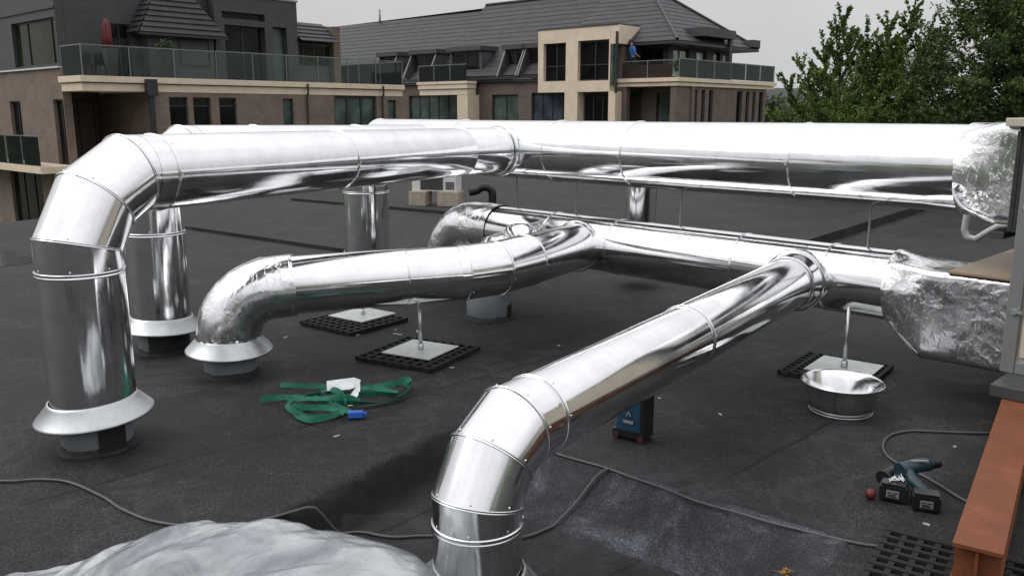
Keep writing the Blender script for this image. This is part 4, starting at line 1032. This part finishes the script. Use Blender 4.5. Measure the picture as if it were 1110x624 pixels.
# balcony slab: two tier cream band
g = G(); g.box(-.0, XF+.02, -.02, 14.8, 2.443, 2.72); b.part(g, 'balcony_slab', 'cream', bevel=.012)
g = G(); g.box(-.05, XF+.13, -.10, 14.85, 2.75, 2.97); b.part(g, 'balcony_slab', 'cream', bevel=.012)
g = G(); g.box(-.0, XF-.05, .0, 14.75, 2.721, 2.749); b.part(g, 'drip_joint', 'frame')
# upper front wall (face x = 0)
b.wall('x', 0, .31, 6.0, 2.98, 6.35, [(1.91, 2.68, 2.99, 4.97)], 'clad', name='wall')
b.window('x', 0, 1.91, 2.68, 2.99, 4.97, 2)
# bay with hipped tile roof
g = G(); g.box(.003, .52, 3.1, 5.85, 2.98, 4.68); b.part(g, 'bay', 'clad2')
b.window('x', .53, 4.36, 5.64, 3.5, 4.55, 1, depth=-.02); 
g = G()
E0, E1, F0, F1 = (1.05, 2.55, 4.66), (1.05, 6.15, 4.66), (.003, 2.55, 4.66), (.003, 6.15, 4.66); R0, R1_ = (.25, 3.7, 6.35), (.25, 5.0, 6.35)
courses(g, E0, E1, R1_, R0, 8, .05); courses(g, F0, E0, R0, (.003, 3.5, 6.35), 8, .05); courses(g, E1, F1, (.003, 5.2, 6.35), R1_, 8, .05)
g.quad([F0, E0, E1, F1]); b.part(g, 'bay_roof', 'tile')
g = G(); g.box(.98, 1.08, 2.5, 6.2, 4.56, 4.645); b.part(g, 'gutter', 'frame')
# projecting box with tall windows
b.wall('x', .5, 5.96, 9.92, 2.98, 6.38, [(6.30, 8.30, 5.45, 5.74), (6.38, 8.28, 2.99, 5.22), (8.66, 9.36, 2.99, 5.28)], 'clad', th=.49)
b.window('x', .5, 6.30, 8.30, 5.45, 5.74, 1, depth=.2); b.window('x', .5, 6.38, 8.28, 2.99, 5.22, 2, depth=.25); b.window('x', .5, 8.66, 9.36, 2.99, 5.28, 1, 'glassgreen', depth=.25)
g = G(); g.box(-.6, .55, 5.90, 9.97, 6.383, 6.46); b.part(g, 'parapet_cap', 'greyframe')
# low tiled piece and brick gable beyond
g = G(); courses(g, (.75, 9.93, 4.78), (.75, 12.0, 4.78), (-.6, 12.0, 5.70), (-.6, 9.93, 5.70), 5, .04); b.part(g, 'lean_to_roof', 'tile')
b.wall('x', -.02, 9.94, 12.35, 2.98, 4.76, [(10.0, 12.2, 3.75, 4.68)], 'clad2')
b.window('x', 0, 10.0, 12.2, 3.75, 4.68, 4, 'glasstrees', depth=.05)
g = G(); g.box(-6, -.62, 9.95, 12.5, 2.98, 5.62); g.box(-.62, .25, 12.02, 12.4, 2.98, 5.55); b.part(g, 'gable_wall', 'brick2')
g = G(); g.box(-9, -.31, .32, 9.9, 6.2, 6.34); b.part(g, 'flat_roof', 'greyframe')
b.rail([(.15, .02), (XF+.05, .02), (XF+.05, 5.1)], 2.975, 4.03, 1.6); b.rail([(XF+.05, 5.15), (XF+.05, 14.75), (-3, 14.75)], 2.975, 4.05, 1.55)
for y_, w_ in ((2.38, .16), (9.31, .07), (13.49, .07)):
    g = G(); g.tube([(XF+.07+w_*.4, y_, GRD), (XF+.07+w_*.4, y_, 2.4), (XF+.16+w_*.4, y_, 2.5), (XF+.16+w_*.4, y_, 2.9)], w_*.6, n=12, sub=1)
    if w_ > .1: g.box(XF+.02+w_*.4, XF+.32, y_-.2, y_+.2, 2.3, 2.9)
    b.part(g, 'downpipe', 'frame')
for y_, tp in ((.55, 0), (1.05, 0)):
    g = G(); s_ = .22
    g.box(.9, 1.3, y_-.2, y_+.2, 3.35, 3.38); [g.box(.9+i*.36, .94+i*.36, y_-.2+j*.36, y_-.16+j*.36, 2.975, 3.35) for i in (0, 1) for j in (0, 1)]; g.box(.88, .92, y_-.2, y_+.2, 3.4, 3.8)
    b_o = g; o = g.build('garden_chair', 'black'); o.location = (0, 0, 0)
    # chairs are things of their own: move to world
    o.matrix_world = Matrix.Translation((-16.35, 32.0, 0)) @ Matrix.Rotation(RB, 4, 'Z')
    tag(o, 'dark garden chair on the upper balcony, %s' % ('at the left end' if y_ < 1 else 'beside the tall grey planter'), 'chair', 'dark chairs on the left balcony')
LW = Matrix.Translation((-16.35, 32.0, 0)) @ Matrix.Rotation(RB, 4, 'Z')
def at_left(x, y, z): return LW @ Vector((x, y, z))
for (y_, lab, pl) in ((1.25, 'tall tapered grey planter below the red parasol on the balcony', False), (3.35, 'tall tapered grey planter with a yellow green plant on the balcony', True)):
    t = thing('planter', lab, 'planter', at_left(1.35, y_, 2.975), RB, 'tapered planters on the left balcony')
    g = G(); g.hexa([(-.14, -.14, 0), (.14, -.14, 0), (-.14, .14, 0), (.14, .14, 0), (-.21, -.21, .98), (.21, -.21, .98), (-.21, .21, .98), (.21, .21, .98)]); g.build('pot', 'clad2', t, bevel=.01)
    if pl:
        vs, fs, ti = [], [], []
        for k in range(260):
            a = random.uniform(0, 6.28); r_ = .30*math.sqrt(random.random()); z_ = 1.0+random.random()*.42*(1-r_)
            c = Vector((r_*math.cos(a), r_*math.sin(a), z_)); d = Vector((random.uniform(-1, 1), random.uniform(-1, 1), random.uniform(-.3, 1))).normalized(); s_ = d.orthogonal().normalized()
            i = len(vs); vs += [tuple(c), tuple(c+d*.05+s_*.03), tuple(c+d*.12), tuple(c+d*.05-s_*.03)]; fs.append((i, i+1, i+2, i+3)); ti.append(random.random())
        mesh_obj('foliage', vs, fs, 'leafC', t, tint=ti)
t = thing('parasol', 'folded bright red parasol on the left balcony', 'parasol', at_left(.75, 1.45, 2.975), RB)
g = G(); g.tube([(0, 0, 0), (0, 0, 2.12)], .02, n=10, sub=1, cap=True); g.build('pole', 'frame', t)
g = G()
for k in range(7):
    a = k*.9; g.tube([(0, 0, 2.05), (.10*math.cos(a), .10*math.sin(a), 1.85), (.12*math.cos(a), .12*math.sin(a), .95)], .06, n=10, sub=2, smoothjoin=True, cap=True, r1=.08)
g.build('folded_canopy', 'red', t)

# ---- far block
b = Bld('apartment_building', 'farther long apartment block with tiled roof, cream window frame and wrap round balcony', (7.50, 40.0, GRD), RB)
lowo = [(13.39, 18.19, .6, 2.66), (9.56, 11.48, .6, 2.63), (6.05, 8.67, .6, 2.69)]
b.wall('y', .0, 2.74, 27, GRD, 3.3, lowo, 'brick2')
b.window('y', 0, 13.39, 18.19, .6, 2.66, 6, 'glassgreen'); b.window('y', 0, 9.56, 11.48, .6, 2.63, 2, 'glassgreen'); b.window('y', 0, 6.05, 8.67, .6, 2.69, 4, 'glassblue')
g = G(); g.box(-27, -7.8, -.28, -.12, 3.42, 3.58); g.box(-27, -7.8, -.2, .02, 3.303, 3.41); b.part(g, 'gutter', 'frame')
# main roof, two heights of ridge
RZ, RY = 7.95, 4.3
g = G()
courses(g, (-32, -.12, 3.56), (-15.98, -.12, 3.56), (-15.98, RY, RZ-.28), (-32, RY, RZ-.28), 16, .016)
b.part(g, 'roof', 'tile')
g = G()
courses(g, (-15.98, -.12, 3.62), (-6.9, -.12, 3.62), (-6.9, RY, RZ), (-15.98, RY, RZ), 16, .016)
g.quad([(-15.98, -.12, 3.56), (-15.98, -.12, 3.62), (-15.98, RY, RZ), (-15.98, RY, RZ-.3)])
b.part(g, 'roof', 'tile')
g = G()   # hipped right end, lower pitch with a flared eave
courses(g, (-6.92, .2, 4.92), (-.2, .2, 4.92), (-4.4, RY, RZ+.02), (-6.92, RY, RZ+.02), 13, .016)
courses(g, (-.2, .2, 4.92), (-.2, 8.4, 4.92), (-4.4, RY, RZ+.02), (-4.4, RY, RZ+.02), 13, .016)
g.quad([(-.2, 8.4, 4.92), (-32, 8.4, 4.92), (-32, RY, RZ-.3), (-4.4, RY, RZ)])
b.part(g, 'roof', 'tile')
g = G(); g.box(-6.92, -.2, .2, 8.4, 4.78, 4.90); b.part(g, 'eave_board', 'frame')
g = G(); g.tube([(-.2, .2, 4.97), (-4.4, RY, RZ+.08)], .07, n=10, sub=1); g.tube([(-4.4, RY, RZ+.08), (-15.9, RY, RZ+.06)], .07, n=10, sub=1); g.tube([(-.2, 8.4, 4.97), (-4.4, RY, RZ+.08)], .07, n=10, sub=1); b.part(g, 'ridge_cap', 'tilelip')
g = G(); g.tube([(-25.6, 4.2, 7.4), (-25.6, 4.2, 8.45)], .07, n=12, sub=1, cap=True); b.part(g, 'flue', 'greyframe')
# dormers
def dormer(s0, s1, zb, zt, n, y0=.42, glass='glass', door=False):
    g = G(); yb = y0+2.6
    g.box(-s1-.28, -s0+.28, y0-.25, yb, zt+.02, zt+.26); d = b.part(g, 'dormer', 'clad', label=None)
    b.window('y', y0, s0, s1, zb, zt, n, glass, depth=0)
    g = G()
    for s_ in (s0-.1, s1+.1):      # cheeks slope back down to the roof
        x0, x1 = -s_-.06, -s_+.06
        g.hexa([(x0, y0-.75 if not door else y0, zb-.45), (x1, y0-.75 if not door else y0, zb-.45), (x0, yb, zb-.45), (x1, yb, zb-.45), (x0, y0-.05, zt), (x1, y0-.05, zt), (x0, yb, zt), (x1, yb, zt)])
        b.part(g, 'dormer_cheek', 'clad2', d); g = G()
        if not door: g.tube([(-s_, y0-.80, zb-.42), (-s_, y0-.10, zt+.02)], .04, n=8, sub=1); b.part(g, 'cheek_trim', 'trim', d); g = G()
    g.bm.free()
dormer(16.2, 18.1, 4.1, 5.0, 2); dormer(9.55, 10.65, 4.0, 4.95, 2); dormer(7.95, 9.2, 4.0, 4.95, 1); dormer(19.6, 21.0, 4.1, 5.0, 2)
dormer(12.6, 14.7, 3.35, 5.0, 2, y0=.25, door=True)
# little cream balcony in front of the dormer door
g = G(); g.box(-16.2, -12.4, -.95, -.29, 2.64, 2.95); g.box(-16.25, -12.35, -1.03, -.29, 2.97, 3.20); g.box(-16.3, -12.3, -1.08, -.29, 3.22, 3.36); b.part(g, 'balcony_slab', 'cream', bevel=.01)
g = G(); g.box(-13.2, -12.4, -.93, -.02, GRD, 2.638); b.part(g, 'cream_pillar', 'cream')
b.rail([(-16.2, -.98), (-12.4, -.98)], 3.36, 4.25, 1.2)
for x_ in (-15.7, -15.2, -13.1):
    pass
# cream frame with two tall windows, standing proud
g = G(); fy = -.55
b.wall('y', fy, 3.35, 7.77, 2.68, 5.70, [(6.0, 7.42, 3.22, 5.05), (3.42, 5.26, 3.2, 5.08)], 'cream', th=.5, name='cream_frame')
for a0, a1 in ((6.0, 7.42), (3.42, 5.26)): b.window('y', fy, a0, a1, 3.22, 5.05, 2, 'glass', depth=.2, cross=3.95)
g = G(); g.box(-7.77, -3.0, fy+.51, 2.2, 2.68, 5.70); b.part(g, 'frame_body', 'brick2')
g = G(); g.box(-7.80, -2.95, fy-.03, 2.2, 5.703, 5.78); b.part(g, 'frame_cap', 'clad')
g = G(); g.box(-3.34, -2.85, fy, 1.2, 4.85, 5.699); b.part(g, 'cream_return', 'cream')
g = G(); g.box(-3.30, -3.2, fy+.02, 1.1, 3.0, 4.84); b.part(g, 'side_glass', 'glassgreen')
g = G(); g.tube([(-2.95, fy-.06, 2.6), (-2.95, fy-.06, 5.4)], .06, n=10, sub=1); b.part(g, 'downpipe', 'frame')
for x0, x1 in ((-6.05, -5.25), (-3.4, -3.0)):
    g = G(); g.box(x0, x1, fy, -.02, GRD, 2.677); b.part(g, 'cream_pillar', 'cream')
b.window('y', .02, 3.5, 5.15, .6, 2.6, 3, depth=-.1)
# wrap round balcony
g = G(); g.box(-3.35, .05, -.05, 9.9, 2.89, 3.06); b.part(g, 'balcony_slab', 'cream', bevel=.01)
g = G(); g.box(-3.35, .15, -.15, 10.0, 3.08, 3.26); b.part(g, 'balcony_slab', 'cream', bevel=.01)
b.wall('y', 1.3, 1.31, 3.2, 3.262, 4.78, [(1.5, 2.9, 3.27, 4.72)], 'clad'); b.window('y', 1.3, 1.5, 2.9, 3.27, 4.72, 2)
b.wall('x', -1.3, 1.3, 7.6, 3.262, 4.78, [(1.7, 3.2, 3.3, 4.7), (3.9, 4.9, 3.3, 4.7), (5.6, 6.3, 3.3, 4.7), (6.6, 7.3, 3.3, 4.7)], 'clad')
for a0, a1, n in ((1.7, 3.2, 2), (3.9, 4.9, 1), (5.6, 6.3, 1), (6.6, 7.3, 1)): b.window('x', -1.3, a0, a1, 3.3, 4.7, n, 'glasssky', fw=.1)
g = G(); g.box(-2.4, .05, 2.3, 5.3, 5.22, 5.62); b.part(g, 'dormer', 'clad')
g = G(); g.box(-.25, -.08, 5.0, 5.25, 3.262, 5.21); b.part(g, 'dormer_post', 'clad')
b.window('x', -.55, 2.6, 4.9, 4.95, 5.21, 2, 'glasssky')
g = G(); g.box(-1.4, -.1, 7.5, 8.3, 5.0, 5.35); b.part(g, 'dormer', 'clad')
b.rail([(-3.2, 0), (-.0, 0)], 3.26, 4.05, 1.6); b.rail([(.05, 0), (.05, 9.8), (-1.2, 9.8)], 3.26, 4.10, 1.6, mat='panepale')
g = G(); g.box(-3.1, -.4, .12, .18, 3.30, 3.86); b.part(g, 'timber_screen', 'wood')
# storey below the balcony
b.wall('y', 1.3, -.02, 2.74, GRD, 2.88, [(.3, 1.9, .5, 2.6)], 'brick2'); b.window('y', 1.3, .3, 1.9, .5, 2.6, 2, 'glassgreen')
slots = [(1.55, 1.95), (2.35, 2.70), (3.05, 3.45), (5.9, 6.5), (6.9, 7.3), (7.65, 8.0), (8.4, 8.9)]
b.wall('x', -.05, .02, 9.2, GRD, 2.885, [(a, c, .4, 2.75) for a, c in slots], 'brick2')
for a, c in slots: b.window('x', -.05, a, c, .4, 2.75, 1)
g = G(); g.box(-27, -.4, 1.7, 8.2, GRD, 3.2); b.part(g, 'core', 'brick2')
g = G(); g.box(-6, -1.65, 1.75, 7.6, 3.27, 4.77); b.part(g, 'core', 'clad')

FW = Matrix.Translation((7.50, 40.0, 0)) @ Matrix.Rotation(RB, 4, 'Z')
# small plants on the far balcony
t = thing('potted_plant', 'round green potted plant on the far corner balcony', 'plant', FW @ Vector((-.35, .75, 3.262)), RB)
g = G(); rr = g.lathe([(.12, 0), (.17, .3), (.15, .3)], n=16); g.build('pot', 'concrete', t)
vs, fs, ti = [], [], []
for k in range(300):
    d = Vector((random.gauss(0, 1), random.gauss(0, 1), random.gauss(0, 1))).normalized(); c = Vector((0, 0, .55))+d*.27*random.random()**.4; s_ = d.orthogonal().normalized()
    i = len(vs); vs += [tuple(c), tuple(c+d*.05+s_*.03), tuple(c+d*.10), tuple(c+d*.05-s_*.03)]; fs.append((i, i+1, i+2, i+3)); ti.append(random.random())
mesh_obj('foliage', vs, fs, 'leafB', t, tint=ti)

# person on the far balcony, bent slightly towards the wall
def person(loc, rz):
    t = thing('person', 'person in a bright blue shirt and dark trousers standing on the far balcony', 'person', loc, rz)
    def skin(name, V, E, Rr, mat, parent, root=0):
        me = bpy.data.meshes.new(name); me.from_pydata(V, E, []); o = bpy.data.objects.new(name, me); COL.objects.link(o)
        md = o.modifiers.new('s', 'SKIN'); sub = o.modifiers.new('u', 'SUBSURF'); sub.levels = 2; sub.render_levels = 2
        for i, r in enumerate(Rr): me.skin_vertices[0].data[i].radius = (r, r) if not isinstance(r, tuple) else r
        me.skin_vertices[0].data[root].use_root = True
        dg = bpy.context.evaluated_depsgraph_get(); m2 = bpy.data.meshes.new_from_object(o.evaluated_get(dg)); m2.name = name
        bpy.data.objects.remove(o); o2 = bpy.data.objects.new(name, m2); COL.objects.link(o2); m2.materials.clear(); m2.materials.append(M[mat]); o2.parent = parent
        for p in m2.polygons: p.use_smooth = True
        return o2
    V = [(0, 0, .95), (0, .03, 1.15), (0, .07, 1.38), (0, .08, 1.50), (0, .10, 1.58), (0, .11, 1.68), (0, .10, 1.76),
         (-.10, 0, .90), (-.11, -.02, .50), (-.11, .02, .08), (-.11, -.12, .04), (.10, 0, .90), (.11, -.02, .50), (.11, .02, .08), (.11, -.12, .04),
         (-.19, .08, 1.42), (-.25, .02, 1.15), (-.22, -.18, 1.02), (-.21, -.26, 1.0), (.19, .08, 1.42), (.25, .02, 1.15), (.22, -.18, 1.02), (.21, -.26, 1.0)]
    E = [(0, 1), (1, 2), (2, 3), (3, 4), (4, 5), (5, 6), (0, 7), (7, 8), (8, 9), (9, 10), (0, 11), (11, 12), (12, 13), (13, 14), (2, 15), (15, 16), (16, 17), (17, 18), (2, 19), (19, 20), (20, 21), (21, 22)]
    Rr = [(.15, .10), (.14, .095), (.16, .10), .055, .085, .095, .07, .085, .06, .042, .035, .085, .06, .042, .035, .06, .045, .034, .03, .06, .045, .034, .03]
    body = skin('body', V, E, Rr, 'skin', t)
    skin('shirt', V[:3]+[V[3], V[15], V[16], V[19], V[20]], [(0, 1), (1, 2), (2, 3), (2, 4), (4, 5), (2, 6), (6, 7)], [(.18, .13), (.17, .125), (.19, .13), .065, .085, .065, .085, .065], 'shirt', t)
    skin('trousers', [V[0], V[7], V[8], V[9], V[11], V[12], V[13]], [(0, 1), (1, 2), (2, 3), (0, 4), (4, 5), (5, 6)], [(.165, .115), .105, .08, .062, .105, .08, .062], 'trouser', t)
    g = G(); rr = g.lathe([(.108, -.02), (.112, .04), (.09, .09), (.04, .115)], mat=Matrix.Translation((0, .12, 1.70)), n=20); g.cap(rr[-1]); g.build('hair', 'hair', t)
    return t
person(FW @ Vector((-2.62, .30, 2.95+.312)), RB+R(150))

# small house far off
t = thing('house', 'tiny pale house among far greenery right of the far block', 'house', (27.5, 92, -1.0), R(20))
g = G(); g.box(-3, 3, -2.5, 2.5, -3.2, 3.0); g.build('wall', 'white', t)
g = G(); g.hexa([(-3.4, -2.9, 2.99), (3.4, -2.9, 2.99), (-3.4, 2.9, 2.99), (3.4, 2.9, 2.99), (-3.4, -.1, 5.2), (3.4, -.1, 5.2), (-3.4, .1, 5.2), (3.4, .1, 5.2)]); g.build('roof', 'tilelip', t)
for x_ in (-1.6, 1.4):
    g = G(); g.box(x_-.5, x_+.5, -2.53, -2.505, .4, 1.8); g.build('window', 'glass', t)

# ------------------------------------------------------------------ trees
def add_leaf(vs, fs, ti, c, d, ln, wd, tv):
    s_ = d.cross(Vector((random.uniform(-1, 1), random.uniform(-1, 1), random.uniform(-.2, 1)))).normalized()
    i = len(vs); m = c+d*ln*.45
    vs += [tuple(c), tuple(m+s_*wd), tuple(c+d*ln), tuple(m-s_*wd)]; fs.append((i, i+1, i+2, i+3)); ti.append(tv)
def tree(name, label, base, blobs, mat, *a_, spikes=(), **k_):
    return tree_(name, label, base, blobs, mat, *a_, spikes=spikes, **k_)
def tree_(name, label, base, blobs, mat, leaf=.12, shoots=500, per=40, slen=.9, upright=.6, seed=1, group='trees beyond the roof edge', trunk_r=.16, spikes=()):
    random.seed(seed); base = Vector(base)
    t = thing(name, label, 'tree', base, 0, group)
    gt = G(); top = max(bl[0][2] for bl in blobs)
    cz = sum(bl[0][2] for bl in blobs)/len(blobs)
    trunk_top = Vector((0, 0, cz-.2))
    gt.tube(dens([(0, 0, 0), (.06, -.04, (cz)*.4), (-.03, .05, cz*.75), tuple(trunk_top)], 4), trunk_r, n=12, sub=1, smoothjoin=True, r1=trunk_r*.45)
    gt.build('trunk', 'bark', t)
    vs, fs, ti = [], [], []; gb = G()
    tot = sum(bl[1]*bl[2]*bl[3] for bl in blobs)
    for c, rx, ry, rz_ in blobs:
        c = Vector(c); k = max(6, int(shoots*rx*ry*rz_/tot))
        gb.tube(dens([tuple(trunk_top*random.uniform(.5, .95)), tuple(trunk_top.lerp(c, .55)+Vector((0, 0, .15))), tuple(c)], 3), .05, n=7, sub=1, smoothjoin=True, r1=.015)
        for q in range(k):
            d = Vector((random.gauss(0, 1), random.gauss(0, 1), random.gauss(.15, 1))).normalized(); rad = random.random()**.38
            p = c+Vector((d.x*rx, d.y*ry, d.z*rz_))*rad
            sd = (d*(1-upright)+UP*upright+Vector((random.gauss(0, .25), random.gauss(0, .25), random.gauss(0, .2)))).normalized()
            L2 = slen*random.uniform(.5, 1.15); curve = Vector((random.gauss(0, .2), random.gauss(0, .2), -.15))
            if q % 4 == 0:
                gb.tube([p-sd*L2*.25, p+sd*L2*.4, p+sd*L2*.95+curve*L2*.3], .010, n=5, sub=1, smoothjoin=True, r1=.003)
            tone = random.random()
            for l_ in range(per):
                u = (l_+random.random())/per
                a = p+sd*L2*u+curve*L2*.35*u*u
                ld = (Vector((random.gauss(0, 1), random.gauss(0, 1), random.gauss(.05, .6)))+sd*.5).normalized()
                fall = (1-.55*u)
                add_leaf(vs, fs, ti, a+ld*.03, ld, leaf*fall*random.uniform(.7, 1.25), leaf*.27*fall, min(1, max(0, .25+.5*tone+random.gauss(0, .18))))
    for sx, sy, sz, dx, dz, ln in spikes:      # long bottle-brush shoots standing out of the crown
        p = Vector((sx, sy, sz)); sd = Vector((dx, random.uniform(-.15, .15), dz)).normalized(); bend = Vector((random.uniform(-.1, .1), 0, .12))
        pts = [p+sd*ln*u+bend*ln*u*u for u in (0, .25, .5, .75, 1)]
        gb.tube(pts, .016, n=6, sub=1, smoothjoin=True, r1=.004)
        subs = [(pts, ln)]
        for q in range(int(ln*9)):
            u = random.uniform(.1, .8); a = p+sd*ln*u+bend*ln*u*u
            d2 = (sd+Vector((random.choice((-1, 1))*random.uniform(.5, 1.0), random.uniform(-.5, .5), random.uniform(-.1, .4)))).normalized(); l2 = ln*.42*(1-u*.6)
            subs.append(([a+d2*l2*w_+UP*.06*w_*w_ for w_ in (0, .25, .5, .75, 1)], l2))
        for pp, l_ in subs:
            tone = random.uniform(.2, .8)
            for q in range(int(l_*150)):
                u = random.random(); i_ = min(3, int(u*4)); a = pp[i_].lerp(pp[i_+1], u*4-i_); ax = (pp[i_+1]-pp[i_]).normalized()
                ld = (ax*.7+Vector((random.gauss(0, .7), random.gauss(0, .7), random.gauss(0, .6)))).normalized()
                add_leaf(vs, fs, ti, a, ld, .085*random.uniform(.7, 1.2), .026, min(1, max(0, tone+random.gauss(0, .15))))
    gb.build('branches', 'bark', t)
    mesh_obj('crown', vs, fs, mat, t, tint=ti)
    return t
tree('leafy_tree', 'mid green tree with thin upright leafy shoots against the sky, left of the darker one', (7.35, 20.2, GRD),
     [((.3, 0, 5.2), 1.0, 1.2, 1.1), ((1.3, .3, 5.7), 1.1, 1.1, 1.2), ((.4, .2, 5.9), .7, .8, .9), ((1.5, .2, 6.2), .7, .7, .9), ((-.7, .1, 4.6), .8, .9, .7), ((2.2, .4, 6.3), .7, .7, .9), ((0.2, 0, 4.0), 2.0, 1.4, .9), ((-1.5, .1, 4.1), .9, .9, .6)], 'leafA', .105, 900, 80, .95, .5, 3,
     spikes=[(-1.1, 0, 4.9, -.9, .7, 1.0), (-.9, .1, 5.1, -.55, .9, .9), (-.5, 0, 5.6, -.6, 1, 1.2), (-.2, .1, 5.9, -.5, 1, 1.3), (0, 0, 6.2, -.3, 1, 1.4), (.2, .1, 6.5, -.1, 1, 1.4), (.4, -.1, 6.6, -.25, 1, 1.55), (.7, 0, 6.5, .1, 1, 1.4), (1.0, .1, 6.6, .2, 1, 1.2), (1.3, 0, 6.6, -.15, 1, 1.4), (1.55, .1, 6.8, .05, 1, 1.5), (1.8, -.1, 6.8, .35, 1, 1.2), (2.1, 0, 6.6, .5, .9, 1.2), (-1.4, .1, 4.5, -1, .4, .8), (-.7, -.2, 5.3, -.9, .55, 1.0), (.1, -.2, 6.0, -.75, .8, 1.0), (1.0, -.2, 6.2, .4, 1, 1.3)])
tree('leafy_tree', 'big dark green tree reaching above the top right corner', (10.3, 18.2, GRD),
     [((.2, 0, 6.4), 1.9, 1.6, 2.0), ((1.6, .2, 7.3), 1.7, 1.6, 1.9), ((.1, .3, 8.3), 1.1, 1.2, 1.2), ((-.7, 0, 5.2), 1.2, 1.2, 1.1), ((.7, -.1, 4.4), 1.8, 1.4, 1.2)], 'leafB', .125, 1500, 62, .8, .22, 5)
tree('leafy_tree', 'dense dark green tree behind the shiny duct end at the right edge', (13.2, 19.5, GRD),
     [((0, 0, 6.0), 2.0, 1.8, 2.2), ((.6, .2, 7.9), 1.8, 1.6, 1.8), ((-.4, .1, 4.2), 1.9, 1.6, 1.3)], 'leafB', .125, 1100, 60, .8, .2, 8)
tree('leafy_tree', 'low bright green tree in the gap right of the far block', (14.5, 52, GRD),
     [((0, 0, 5.0), 2.2, 2, 1.4), ((1.9, .2, 4.2), 2, 1.8, 1.2), ((-1.5, .5, 3.9), 1.6, 1.6, 1.1)], 'leafC', .34, 300, 36, 1.1, .4, 9)

# far woods: one mass of foliage round the horizon
random.seed(11)
vs, fs, ti = [], [], []
for k in range(5200):
    a = random.uniform(0, 2*math.pi)
    if k < 1500: a = R(random.uniform(66, 84))       # the stretch of it seen past the far block
    r_ = random.uniform(85, 135); back = math.sin(a) < .12
    if back: r_ *= .62
    hz = (8.0 if back else 1.8)+2.2*noise.noise(Vector((math.cos(a)*9, math.sin(a)*9, r_*.02)))
    c = Vector((r_*math.cos(a), r_*math.sin(a), GRD+(hz+4)*random.random()**.6)); tone = random.random()
    for q in range(14):
        d = Vector((random.gauss(0, 1), random.gauss(0, 1), random.gauss(.2, 1))).normalized()
        add_leaf(vs, fs, ti, c+d*random.uniform(.2, 1.4), d, random.uniform(.5, 1.0), .28, min(1, max(0, tone+random.gauss(0, .15))))
tag(mesh_obj('far_woods', vs, fs, 'leafC', tint=ti), 'hazy green woods along the horizon', 'woods', kind='stuff')

# ------------------------------------------------------------------ light, sky, camera
w = bpy.data.worlds.new('World'); SC.world = w; w.use_nodes = True
nt = w.node_tree; bg = nt.nodes['Background']
SUN_EL, SUN_AZ = R(46), R(268)
sky = N(nt, 'ShaderNodeTexSky'); sky.sky_type = 'NISHITA'; sky.sun_disc = False; sky.sun_elevation = SUN_EL; sky.sun_rotation = SUN_AZ
hs = N(nt, 'ShaderNodeHueSaturation', Saturation=.08, Value=1.0); L(nt, sky.outputs[0], hs.inputs['Color'])
tc = N(nt, 'ShaderNodeTexCoord'); sp = N(nt, 'ShaderNodeSeparateXYZ'); L(nt, tc.outputs['Generated'], sp.inputs[0])
mr = N(nt, 'ShaderNodeMapRange'); mr.inputs[1].default_value = 0; mr.inputs[2].default_value = 1; mr.inputs[3].default_value = 0; mr.inputs[4].default_value = 1; L(nt, sp.outputs[2], mr.inputs[0])
sk = ramp(nt, mr.outputs[0], [(0, 5.9/20), (.14, 6.7/20), (.30, 9.0/20), (.55, 12/20), (1, 14.5/20)])
m20 = N(nt, 'ShaderNodeMath', operation='MULTIPLY'); L(nt, sk, m20.inputs[0]); m20.inputs[1].default_value = 20
cn = N(nt, 'ShaderNodeTexNoise', Scale=2.2, Detail=5, Roughness=.55); L(nt, tc.outputs['Generated'], cn.inputs['Vector'])
cm = N(nt, 'ShaderNodeMath', operation='MULTIPLY'); L(nt, m20.outputs[0], cm.inputs[0]); L(nt, ramp(nt, cn.outputs['Fac'], [(.3, .90), (.7, 1.07)]), cm.inputs[1])
ov_ = N(nt, 'ShaderNodeMixRGB', blend_type='MULTIPLY'); ov_.inputs[0].default_value = 1; ov_.inputs[1].default_value = (1, 1, 1.03, 1); L(nt, cm.outputs[0], ov_.inputs[2])
mx = N(nt, 'ShaderNodeMixRGB'); mx.inputs[0].default_value = .94; L(nt, hs.outputs[0], mx.inputs[1]); L(nt, ov_.outputs[0], mx.inputs[2])
L(nt, mx.outputs[0], bg.inputs[0]); bg.inputs[1].default_value = .1
sl = bpy.data.lights.new('sun', 'SUN'); sl.energy = 1.2; sl.angle = R(45); sl.color = (1, .98, .95)
so = bpy.data.objects.new('sun', sl); COL.objects.link(so)
sd = Vector((math.sin(SUN_AZ)*math.cos(SUN_EL), math.cos(SUN_AZ)*math.cos(SUN_EL), math.sin(SUN_EL)))
so.rotation_euler = sd.to_track_quat('Z', 'Y').to_euler(); so.location = sd*30

cd = bpy.data.cameras.new('camera'); cd.lens = 30.16; cd.sensor_width = 36; cd.clip_end = 3000; cd.clip_start = .05
co = bpy.data.objects.new('camera', cd); COL.objects.link(co)
co.location = (0, 0, 1.7); co.rotation_euler = (math.pi/2-math.atan(190/930), 0, 0)
SC.camera = co
SC.view_settings.view_transform = 'Standard'; SC.view_settings.look = 'None'; SC.view_settings.exposure = 0; SC.view_settings.gamma = 1
try: SC.view_settings.use_curve_mapping = False
except Exception: pass
SC.render.engine = 'CYCLES'
SC.cycles.max_bounces = 8; SC.cycles.glossy_bounces = 6; SC.cycles.transparent_max_bounces = 16
